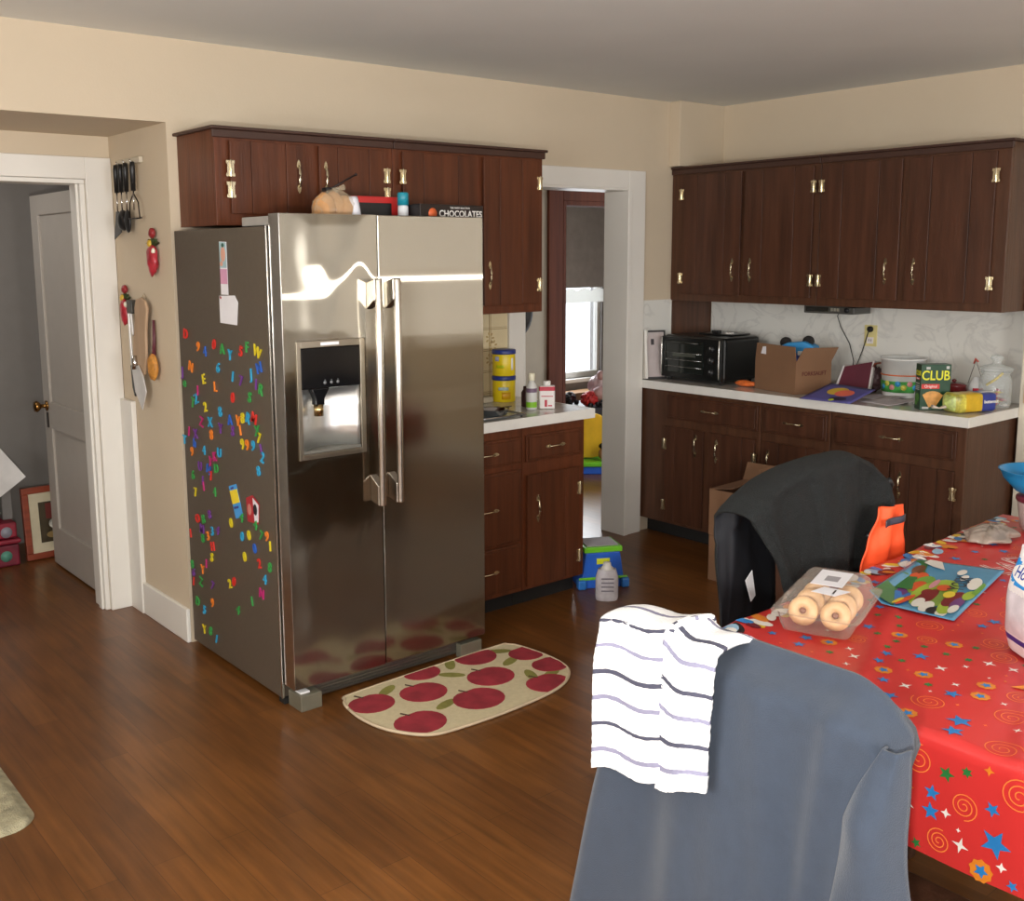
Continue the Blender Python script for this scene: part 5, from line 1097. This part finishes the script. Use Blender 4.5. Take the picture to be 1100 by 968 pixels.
# white outlined letters printed near the middle
def bar(p, q, w, mi, k): 
    d = Vector((q[0]-p[0], q[1]-p[1])).normalized(); n = Vector((-d.y, d.x))*w/2
    dec([(p[0]+n.x, p[1]+n.y), (q[0]+n.x, q[1]+n.y), (q[0]-n.x, q[1]-n.y), (p[0]-n.x, p[1]-n.y)], mi, k)
def strokes(segs, o, sc_, a):
    def P(p): return (o[0]+sc_*(p[0]*math.cos(a)-p[1]*math.sin(a)), o[1]+sc_*(p[0]*math.sin(a)+p[1]*math.cos(a)))
    for p, q in segs: bar(P(p), P(q), .016, 3, .0014)
    for p, q in segs: bar(P(p), P(q), .007, 0, .0018)
strokes([((0, 0), (0, 1)), ((0, 1), (.5, 1)), ((0, .5), (.4, .5)), ((.55, 1), (.75, 0)), ((.75, 0), (1.0, .6))], (1.105, .20), .085, .35)
strokes([((0, 0), (0, 1)), ((0, 0), (.6, .1)), ((.6, .1), (.6, .9))], (1.215, .215), .085, .35)
redc = mat('glossy_red_party_cloth', (204, 52, 50), .30, var=.05, scale=3)
obj('t', bm_, [redc, mat('orange_spiral_print', (238, 128, 62), .35), mat('blue_star_print', (44, 124, 190), .35), mat('white_star_print', (236, 230, 222), .35), mat('green_star_print', (46, 120, 60), .35), mat('gold_print', (220, 130, 40), .35), mat('black_print', (30, 26, 30), .35), mat('yellow_print', (230, 190, 50), .35), mat('pale_blue_print_2', (150, 190, 214), .35), mat('dark_red_print', (110, 24, 36), .35)], recalc=False)
tc2 = bpy.data.objects['t']; tc2.name = 'tablecloth'; tag(tc2, 'glossy red party tablecloth printed with stars and spirals draped over the table', 'tablecloth')
# ------------------------------------------------------------ things on the table
TC = TZ+.0095
pm_ = thing('placemat', 'colourful cartoon-style placemat with a sky corner lying on the red cloth', 'placemat', (2.62, 1.28, TC))
q0, q1, q2, q3 = Vector((2.365, 1.355)), Vector((2.80, 1.458)), Vector((2.88, 1.25)), Vector((2.385, 1.145))
def PM(u, v, h=0):
    p = q0.lerp(q1, u).lerp(q3.lerp(q2, u), v); curl = .022*max(0, .16-v)/.16*max(0, 1-u)*1.2
    return (p.x-2.62, p.y-1.28, .0005+h+curl)
b = nb(); grid(b, 30, 20, lambda u, v: PM(u, v)); obj('sheet', b, mat('placemat_blue', (86, 146, 180), .25), pm_, solid=.0012)
def pdec(b, pts, mi, k):
    c = (sum(p[0] for p in pts)/len(pts), sum(p[1] for p in pts)/len(pts))
    cv = b.verts.new(PM(*c, .0008+.00018*k)); vs = [b.verts.new(PM(p[0], p[1], .0008+.00018*k)) for p in pts]
    for i in range(len(vs)): f = b.faces.new((cv, vs[i], vs[(i+1) % len(vs)])); f.material_index = mi
def el(c, r, ry, a=0, n=16):
    r *= 1.22; ry *= 1.25
    return [(min(.995, max(.005, p[0])), min(.99, max(.01, p[1]))) for p in disc(c, r, n, ry, a)]
b = nb()
lay = [([(.005, .01), (.60, .01), (.62, .10), (.40, .12), (.15, .20), (.005, .30)], 0), (el((.20, .28), .16, .12), 1), (el((.28, .22), .09, .06, .3), 2), ([(.30, .12), (.95, .01), (.99, .14), (.75, .22), (.60, .34), (.34, .34)], 0), (el((.62, .22), .08, .08), 3), (el((.75, .14), .09, .05), 4), (el((.46, .34), .16, .10), 5), (el((.42, .32), .09, .07), 3),
       (el((.35, .55), .24, .17, .2), 6), (el((.30, .62), .17, .11), 7), (el((.25, .52), .14, .07, .2), 8), (el((.34, .48), .05, .05), 8), (el((.14, .50), .07, .05), 9), (el((.10, .62), .08, .06), 9), (el((.06, .72), .05, .06), 10), (el((.05, .82), .05, .05), 9), (el((.20, .82), .14, .08), 6), (el((.30, .80), .12, .07, .2), 8), (el((.24, .88), .10, .05), 2), (el((.36, .72), .05, .05), 11), (el((.46, .60), .05, .06), 3), (el((.5, .47), .08, .03), 12), (el((.14, .90), .06, .04), 9), (el((.40, .92), .07, .05), 6),
       ([(.90, .12), (.99, .15), (.97, .30), (.80, .42), (.84, .26)], 9), (el((.62, .86), .10, .06, -.3), 9), (el((.70, .70), .05, .035), 9), (el((.80, .62), .05, .04), 9), ([(.44, .92), (.66, .94), (.62, .99), (.42, .99)], 5), (el((.12, .36), .10, .03, .4), 3), (el((.08, .30), .06, .02, .4), 11)]
for k, (p, m) in enumerate(lay): pdec(b, p, m, k)
obj('printed_shapes', b, [mat('pm_'+n, c, .3) for n, c in (('green', (44, 110, 52)), ('blue', (56, 120, 190)), ('purple', (110, 60, 120)), ('orange', (214, 84, 40)), ('brown', (110, 60, 30)), ('light_green', (110, 160, 60)), ('lime', (160, 186, 60)), ('olive', (120, 150, 60)), ('maroon', (120, 24, 30)), ('white', (224, 220, 210)), ('black', (30, 30, 36)), ('yellow', (226, 200, 60)), ('pink', (206, 140, 150)))], pm_)
b = nb(); text(b, 'YOSK', .055, frame((2.655-2.62, 1.262-1.28, .0075), (1, .28, 0), (-.2, 1, 0)), .0002); obj('lettering', b, mat('black_pen', (20, 24, 40), .5), pm_)
cs = thing('donut_container', 'clear plastic clamshell container of donuts with a white price label', 'food container', (2.163, 1.345, TC), math.radians(19.7)); cs.scale = (1.06, 1.06, 1.06)
film = sheer('clear_clamshell_plastic', (216, 204, 192), .955, .03)
def ring(k, hw, hd, z, n=48):
    out = []
    for i in range(n):
        a = 2*PI*i/n; c, s = math.cos(a), math.sin(a); r = .055 if False else 1
        e = .16; x = hw*math.copysign(abs(c)**e, c); y = hd*math.copysign(abs(s)**e, s); rip = 1+k*math.cos(a*24)*.012
        out.append((x*rip, y*rip, z))
    return out
def shell(rows):
    b = nb(); V = [[b.verts.new(p) for p in r] for r in rows]
    for a, c in zip(V, V[1:]):
        for i in range(len(a)): b.faces.new((a[i], a[(i+1) % len(a)], c[(i+1) % len(a)], c[i])).smooth = True
    return b, V
b, V = shell([ring(1, .118, .070, .002), ring(1, .124, .076, .015), ring(1, .130, .082, .040), ring(0, .132, .084, .044), ring(0, .145, .096, .045)]); b.faces.new(V[0]); obj('tray', b, film, cs, solid=.0006)
b, V = shell([ring(0, .145, .096, .0475), ring(0, .132, .084, .0485), ring(1, .126, .078, .055), ring(1, .118, .071, .078), ring(0, .106, .060, .088), ring(0, .100, .055, .087)]); b.faces.new(V[-1]); obj('lid', b, film, cs, solid=.0006)
b = nb(); bx(b, -.030, .088, -.036, .034, .0885, .0892); bx(b, .005, .045, -.018, .012, .0892, .0894, 1); obj('price_label', b, [paper, mat('grey_barcode', (150, 146, 150), .6)], cs)
b = nb(); prism(b, [(-.098, -.035), (-.05, -.058), (-.042, .0), (-.088, .018)], 'z', .0886, .0892); bx(b, -.085, -.055, -.03, -.026, .0892, .0894, 1); obj('brand_label', b, [paper, mat('black_print', (30, 26, 30), .35)], cs)
dn_m = mat('tan_glazed_donut', (216, 172, 122), .45, var=.18, scale=40, bump=.15, bscale=60)
dloc = [('front left', -.094, .037, 1), ('front right', -.094, -.037, 1), ('middle left', -.030, .037, 0), ('middle right', -.030, -.037, 0), ('back left', .040, .037, 0), ('back right', .040, -.037, 0)]
cc, sn = math.cos(math.radians(19.7)), math.sin(math.radians(19.7))
for nm, x, y, up_ in dloc:
    t = thing('donut', 'tan sugared donut at the %s of the clear container' % nm, 'donut', (2.163+x*cc-y*sn, 1.345+x*sn+y*cc, TC+.004), math.radians(19.7), 'donuts in the clear container')
    b = nb(); M = Matrix.Translation((0.012, 0, .0365)) @ Matrix.Rotation(math.radians(-68), 4, 'Y')
    rows = []
    for i in range(28):
        a = 2*PI*i/28; rows.append([b.verts.new(M @ Vector(((.0205+.0145*math.cos(q))*math.cos(a), (.0205+.0145*math.cos(q))*math.sin(a), .0145*math.sin(q)*1.05+.0008*noise.noise(Vector((a*3, q, x)))))) for q in [2*PI*j/14 for j in range(14)]])
    for i in range(28):
        for j in range(14): b.faces.new((rows[i][j], rows[(i+1) % 28][j], rows[(i+1) % 28][(j+1) % 14], rows[i][(j+1) % 14])).smooth = True
    obj('ring', b, dn_m, t)
    b = nb(); blob(b, M @ Vector((0, 0, .006)), (.008, .008, .008), .3, 4, 2, seed=x); obj('filling', b, mat('brown_filling', (120, 70, 50), .5), t)
# donut bag
dg_ = thing('donut_bag', 'white bag of mini donuts with a blue wave printed across it', 'snack bag', (2.285, .905, TC), math.radians(-126))
def bag(u, v):
    a = 2*PI*u; z = .262*v; w = .105*(1-.10*max(0, v-.6)/.4); d = .045*math.sin(PI*min(1, v*1.05+.12))**.6*(1-v**5)+.002 if v < .98 else .002
    e = .5; c, s = math.cos(a), math.sin(a)
    if v > .88: w *= 1-.35*((v-.88)/.12)**.7
    x = w*math.copysign(abs(c)**e, c); y = d*math.copysign(abs(s)**.9, s)
    n = .004*noise.noise(Vector((x*25, z*18, 2)))
    return (x, y+n*(1 if s > 0 else -1), z+.001)
def bmi(u, v):
    x = math.cos(2*PI*u); return 1 if .56+.10*abs(x)**2 < v < .72-.03*x+.05*x*x else (2 if .10 < v < .15 and math.sin(2*PI*u) < 0 else (3 if .16 < v < .52 and math.sin(2*PI*u) < 0 and abs(x) < .85 else 0))
b = nb(); grid(b, 65, 60, bag, bmi); obj('wrapper', b, [mat('white_bag_film', (236, 234, 236), .3, var=.02), mat('sky_blue_wave', (40, 150, 226), .3), mat('navy_stripe', (50, 50, 140), .3), mat('grey_donut_photo', (214, 210, 216), .35, var=.12, scale=30)], dg_)
def onbag(b, k):
    for v in b.verts:
        x, z = v.co.x, v.co.z; vv = z/.262; w = .105*(1-.10*max(0, vv-.6)/.4); d = .045*math.sin(PI*min(1, vv*1.05+.12))**.6*(1-vv**5)+.002
        if vv > .88: w *= 1-.35*((vv-.88)/.12)**.7
        cc_ = min(1, (abs(x)/w)**2); v.co.y = -d*math.sqrt(max(0, 1-cc_*cc_))**.9-.0045-k
    return b
b = nb(); text(b, 'Hostess', .033, frame((-.012, 0, .182), (1, .0, 0), (0, 0, 1)), .0, bold=True); obj('logo_lettering', onbag(b, .0006), mat('logo_blue', (40, 70, 160), .35), dg_)
b = nb(); poly(b, [(p[0], 0, p[1]) for p in disc((-.012, .182), .070, 40, .021)]); bmesh.ops.triangulate(b, faces=b.faces); bmesh.ops.subdivide_edges(b, edges=b.edges, cuts=4, use_grid_fill=True); obj('logo_oval', onbag(b, 0), mat('white_print', (238, 236, 232), .5), dg_)
b = nb(); text(b, 'donettes', .031, frame((-.012, 0, .150), (1, .0, 0), (0, 0, 1)), .0, bold=True); obj('lettering', onbag(b, .0006), mat('white_print', (238, 236, 232), .5), dg_)
b = nb(); poly(b, [(p[0]+.018, 0, p[1]+.004) for p in [(-.03, .198), (-.021, .208), (-.023, .214), (-.030, .210), (-.037, .214), (-.039, .208)]]); obj('heart', onbag(b, .0004), mat('red_heart', (206, 40, 60), .4), dg_)
# far end of the table
b = nb(); 
def pb(u, v):
    a = 2*PI*u; r = math.sin(PI/2*(1-v)); n = 1+.30*noise.noise(Vector((math.cos(a)*2, math.sin(a)*2, v*3)))
    return (3.20+.11*r*n*math.cos(a), 1.440+.065*r*n*math.sin(a), TC+.001+.034*math.sin(PI/2*v)*(1+.25*noise.noise(Vector((math.cos(a)*4, math.sin(a)*4, v*5)))))
grid(b, 49, 16, pb); tag(obj('plastic_bag', b, mat('translucent_beige_bag', (146, 132, 120), .35, var=.15, scale=20)), 'crumpled beige plastic bag at the far end of the table', 'bag')
fc = thing('food_tub', 'clear plastic tub with a maroon lid at the far end of the table', 'food container', (3.40, 1.375, TC))
b = nb(); lathe(b, [(.055, .0008), (.060, .004), (.072, .085), (.072, .09)], n=28); obj('tub', b, mat('frosted_tub', (186, 166, 160), .3), fc)
b = nb(); lathe(b, [(.074, .0905), (.077, .094), (.077, .106), (.070, .110), (.0, .110)], n=28, cap=False); obj('lid', b, mat('maroon_lid', (110, 34, 50), .35), fc)
bw_ = thing('blue_bowl', 'bright blue plastic bowl resting on the maroon-lidded tub', 'bowl', (3.405, 1.378, TC+.1107))
b = nb(); lathe(b, [(.05, .0005), (.08, .012), (.115, .05), (.128, .078), (.133, .080), (.125, .080), (.11, .055), (.075, .02), (.0, .01)], n=36, cap=False); obj('bowl', b, mat('bright_blue_bowl', (30, 140, 200), .35), bw_)
cj = thing('cream_cup', 'white cup standing inside the blue bowl', 'cup', (3.42, 1.38, TC+.130))
b = nb(); lathe(b, [(.035, .0005), (.040, .004), (.044, .10), (.050, .115), (.050, .125), (.044, .125), (.036, .01), (.0, .008)], n=24, cap=False); obj('cup', b, whitep, cj)
b = nb(); tube(b, [(-.043, .0, .10), (-.065, 0, .095), (-.065, 0, .06), (-.042, 0, .05)], .006, 8); obj('handle', b, whitep, cj)
# ------------------------------------------------------------ chairs
def chair(label, x, y, rz, w=.47, bh_=.99):
    t = thing('dining_chair', label, 'chair', (x, y, 0), rz, 'dining chairs around the red table')
    cw_ = wood('dark_chair_wood', (62, 38, 26), .2)
    h = w/2
    b = nb(); bx(b, -h, h, .02, .44, .43, .455); obj('seat', b, cw_, t, .008)
    for sx in (-1, 1):
        b = nb(); prism(b, [(0, 0), (.03, 0), (.035, .43), (.0, .99*bh_), (-.028, .99*bh_), (0, .43)], 'x', sx*h-.017, sx*h+.017); obj('back_leg', b, cw_, t, .004)
        b = nb(); prism(b, [(.41, 0), (.435, 0), (.44, .43), (.405, .43)], 'x', sx*(h-.02)-.017, sx*(h-.02)+.017); obj('front_leg', b, cw_, t, .004)
    b = nb(); bx(b, -h+.018, h-.018, -.030, -.010, bh_-.10, bh_-.005); obj('top_rail', b, cw_, t, .006)
    for k in range(4):
        b = nb(); xx = -h+.09+k*(w-.18)/3; prism(b, [(.010, .456), (.022, .456), (-.012, bh_-.101), (-.024, bh_-.101)], 'x', xx-.016, xx+.016); obj('slat', b, cw_, t, .003)
    b = nb(); bx(b, -h+.018, h-.018, .012, .028, .20, .22); bx(b, -h+.02, h-.02, .415, .43, .24, .26); obj('stretcher', b, cw_, t)
    return t
# chair at the near edge faces +x ; local +y is the seat direction
chair('dark wooden chair at the near edge of the table, hidden under the grey-blue sweatshirt', 1.388, .955, -PI/2, .40, .975)
chair('dark wooden chair at the far side of the table, hidden under the black coat', 2.76, 1.745, PI, .40, .985)
# ------------------------------------------------------------ grey-blue sweatshirt over the near chair
swm = mat('grey_blue_sweatshirt_knit', (45, 54, 68), .92, var=.06, scale=40, bump=.25, bscale=500, sheen=.2)
sh_ = thing('sweatshirt', 'grey-blue long-sleeved sweatshirt draped over the back of the near chair', 'sweatshirt', (1.36, .955, 0))
def fold(p, a, b2, w=.02, h=.012):
    """ridge along a-b in the (y,z) plane"""
    d = Vector((b2[0]-a[0], b2[1]-a[1])); L2 = d.length_squared; q = Vector((p[0]-a[0], p[1]-a[1])); t = max(0, min(1, q.dot(d)/L2)); r = (q-d*t).length
    return h*math.exp(-(r/w)**2)
def ss01(x): x = max(0, min(1, x)); return x*x*(3-2*x)
def shirt(u, v):
    # v 0: hem on the table side, .22: along the top rail, 1: long hem on the camera side; u 0 left, 1 right
    q = 2*u-1; yr = -.242*q
    zt_ = 1.008-.085*(1-math.sqrt(1-min(1, max(0, abs(q)-.62)/.38)**2))
    if v < .22:
        k = v/.22; kk = max(0, (k-.7)/.3); return Vector((.048-.030*kk, yr*.95, zt_-.30*(1-k)+.012*math.sin(kk*PI/2)))
    k = (v-.22)/.78; z = zt_+.012*(1-ss01(k/.03))-(zt_-.20)*max(0, k-.01)/.99; kk = ss01(k/.07)
    x = .018-.066*kk-.022*k
    dz = zt_-z
    if q < 0: yy = .242+.052*ss01(dz/.10)+.24*max(0, dz-.08)
    else: yy = .242+.018*ss01(dz/.07)+.08*max(0, dz-.06)
    y = -yy*q
    am = min(1, k*2.5)
    x -= am*(.008*math.sin(u*13+1.4+k*1.2)+.014*noise.noise(Vector((u*4.5, k*1.4, 3)))+.005*noise.noise(Vector((u*12, k*3, 9))))
    x -= fold((y, z), (-.16, .97), (-.10, .45), .022, .010)+fold((y, z), (-.03, .95), (-.08, .3), .03, .009)+fold((y, z), (.08, .9), (.16, .3), .035, .008)
    e = max(0, abs(q)-.86)/.14; x += (.050 if q < 0 else .028)*e*e
    return Vector((x, y, z))
b = nb(); grid(b, 110, 120, shirt); obj('body', b, swm, sh_, solid=.005)
# sleeve lying along the right side of the camera-facing front
SEAM = [(.985, -.262), (.955, -.238), (.90, -.212), (.84, -.190), (.70, -.176), (.45, -.172), (.19, -.168)]
def seamy(z):
    for (z0_, y0_), (z1_, y1_) in zip(SEAM, SEAM[1:]):
        if z >= z1_: t = (z0_-z)/(z0_-z1_); return y0_+(y1_-y0_)*max(0, t)
    return SEAM[-1][1]
def sleeve(u, v):
    z = .955-.77*v; y0_ = seamy(z); y1_ = -.262-.055*ss01((.955-z)/.5)-.004*math.sin(z*15)
    y = y0_+(y1_-y0_)*u; am = ss01(v*6)
    x = -.054-.022*v-.034*am*math.sin(PI*min(1, u*1.05))**.6-.006*math.sin(z*22+u*3)*am
    if u > .75: x += .030*((u-.75)/.25)**2
    if u < .04: x += .012
    return Vector((x, y, z))
b = nb(); grid(b, 30, 80, sleeve); obj('sleeve', b, swm, sh_, solid=.005)
def sleeve2(u, v):
    a = 2*PI*u; k = v; return Vector((.085+.022*math.sin(a), .17+.05*math.cos(a), .93-.50*k))
b = nb(); grid(b, 25, 20, sleeve2); obj('sleeve', b, swm, sh_)
# ------------------------------------------------------------ striped towel
tw_ = thing('striped_towel', 'white terry towel with dark stripes draped over the left corner of the sweatshirt', 'towel', (1.308, 1.13, 0))
def panel(y0, y1, zt0, zt1, zb0, zb1, xo, off, ph):
    b = nb(); nu, nv = 40, 221
    ln = .20+((zt0-zb0)+(zt1-zb1))/2
    def f(u, v):
        zt_ = zt0+(zt1-zt0)*u+.004*math.sin(u*7+ph); zb_ = zb0+(zb1-zb0)*u+.006*math.sin(u*6+ph*2)
        y = y0+(y1-y0)*u-1.13+.004*noise.noise(Vector((v*9, ph, 0))); d = v*ln
        if d < .10: z = zt_-.10+d; x = .105
        elif d < .20: k = (d-.10)/.10; x = .105*(.5+.5*math.cos(PI*k)); z = zt_+.012*math.sin(PI*k)
        else:
            k = (d-.20)/(ln-.20); z = zt_-(zt_-zb_)*k; x = -.010*min(1, k*4)-.008*k
        x += xo+.007*math.sin(u*5+ph)*min(1, v*2)+.0016*noise.noise(Vector((u*26, v*60, ph)))
        z += .004*math.sin(u*4+ph)*(1 if d > .2 else 0)
        return (x, y, z)
    def mi(u, v):
        d = v*ln+off; k = math.floor(d/.0475); r = d-k*.0475
        return 0 if r > .0078 else (1 if k % 2 == 0 else 2)
    grid(b, nu, nv, f, mi); return b
twm = [mat('white_terry', (240, 240, 240), .95, var=.02, scale=120, bump=.5, bscale=350), mat('charcoal_stripe', (66, 66, 82), .95), mat('lilac_grey_stripe', (128, 126, 148), .95)]
obj('front_fold', panel(1.262, 1.085, .990, 1.020, .712, .765, -.012, 0, .4), twm, tw_, solid=.007)
obj('side_fold', panel(1.100, .992, 1.018, 1.006, .748, .788, -.024, .024, 1.9), twm, tw_, solid=.007)
# ------------------------------------------------------------ black coat over the far chair
cm = mat('black_fleece', (21, 24, 24), .95, var=.3, scale=70, bump=.5, bscale=250); lm_ = mat('dark_navy_lining', (15, 17, 24), .7)
co = thing('black_coat', 'black fleece coat draped over the chair back beyond the red table', 'coat', (2.72, 1.76, 0))
def ridge(u):   # u 0 left .. 1 right  -> x, z of the top line
    pts = [(-.375, .905), (-.34, .945), (-.25, .975), (-.11, 1.000), (.02, 1.012), (.14, 1.012), (.24, .975), (.31, .92), (.355, .84)]
    k = u*(len(pts)-1); i = min(len(pts)-2, int(k)); t = k-i; t = t*t*(3-2*t)*.5+t*.5
    return pts[i][0]+(pts[i+1][0]-pts[i][0])*t, pts[i][1]+(pts[i+1][1]-pts[i][1])*t
def coat(u, v):
    x, z = ridge(u); wr = .026*noise.noise(Vector((u*6, v*4, 2)))+.012*math.sin(u*16+v*5)+.008*noise.noise(Vector((u*18, v*12, 7)))
    if v < .42:      # rear flap, its inner side showing at the left
        k = 1-v/.42; zz = z-.74*k; y = .050+.012*k; xx = x+.07*k*(1-u)
        if k > .1: wr *= .6
    elif v < .52:
        k = (v-.42)/.10; a = PI*k; y = .055*math.cos(a)-.003; zz = z+.018*math.sin(a); xx = x; wr *= .3
    else:
        k = (v-.52)/.48; zz = z-.54*k; y = -.055-.045*math.sin(k*2)+.02*k; xx = x+(.24*min(1, k*1.45)**.8-.05*k)*(1-u)**1.7-(.20*k**1.2*u*u)
    return (xx, y+wr, zz)
b = nb(); grid(b, 80, 90, coat, lambda u, v: 0); o = obj('shell', b, cm, co, solid=.010)
o.data.materials.append(lm_); o.modifiers['thickness'].material_offset = 1; o.modifiers['thickness'].offset = 1; 
b = nb(); prism(b, [(-.275, .70), (-.245, .725), (-.225, .645), (-.245, .630)], 'y', .030, .032); obj('care_tag', b, mat('white_tag', (236, 236, 238), .6), co)
for tp in ([(.33, -.06, .93), (.355, -.05, .91), (.375, -.04, .89)], [(.12, -.115, .80), (.15, -.125, .78), (.16, -.12, .75)]):
    b = nb(); tube(b, tp, [.008, .013, .008], 8); obj('toggle', b, mat('black_plastic', (26, 26, 28), .45), co)
ov = thing('orange_vest', 'bright orange safety vest hanging under the right side of the black coat', 'vest', (2.955, 1.68, 0))
om = mat('fluorescent_orange', (255, 92, 44), .6, var=.04, scale=6)
def vest(u, v):
    zt_ = .885-.012*u; z = zt_-.32*v; x0_ = -.10-.12*v; x1_ = .045+.02*v
    return (x0_+(x1_-x0_)*u, -.062+.010*noise.noise(Vector((u*4, v*5, 6)))+.010*math.sin(u*9+v*2), z)
b = nb(); grid(b, 30, 40, vest); obj('panel', b, om, ov, solid=.005)
b = nb(); grid(b, 16, 16, lambda u, v: (-.165+.10*u+.02*v, -.082-.016*math.sin(PI*u)*math.sin(PI*v)+.004*noise.noise(Vector((u*5, v*5, 1))), .60+.12*v)); obj('pocket', b, mat('deep_orange_mesh', (236, 78, 40), .7), ov, solid=.003)  # pocket a slightly deeper orange than the panel
b = nb(); grid(b, 12, 4, lambda u, v: (-.090+.105*u, -.082+.006*math.sin(u*6), .824+.022*v+.006*u)); obj('reflective_strap', b, mat('dark_grey_strap', (60, 62, 74), .4), ov, solid=.003)
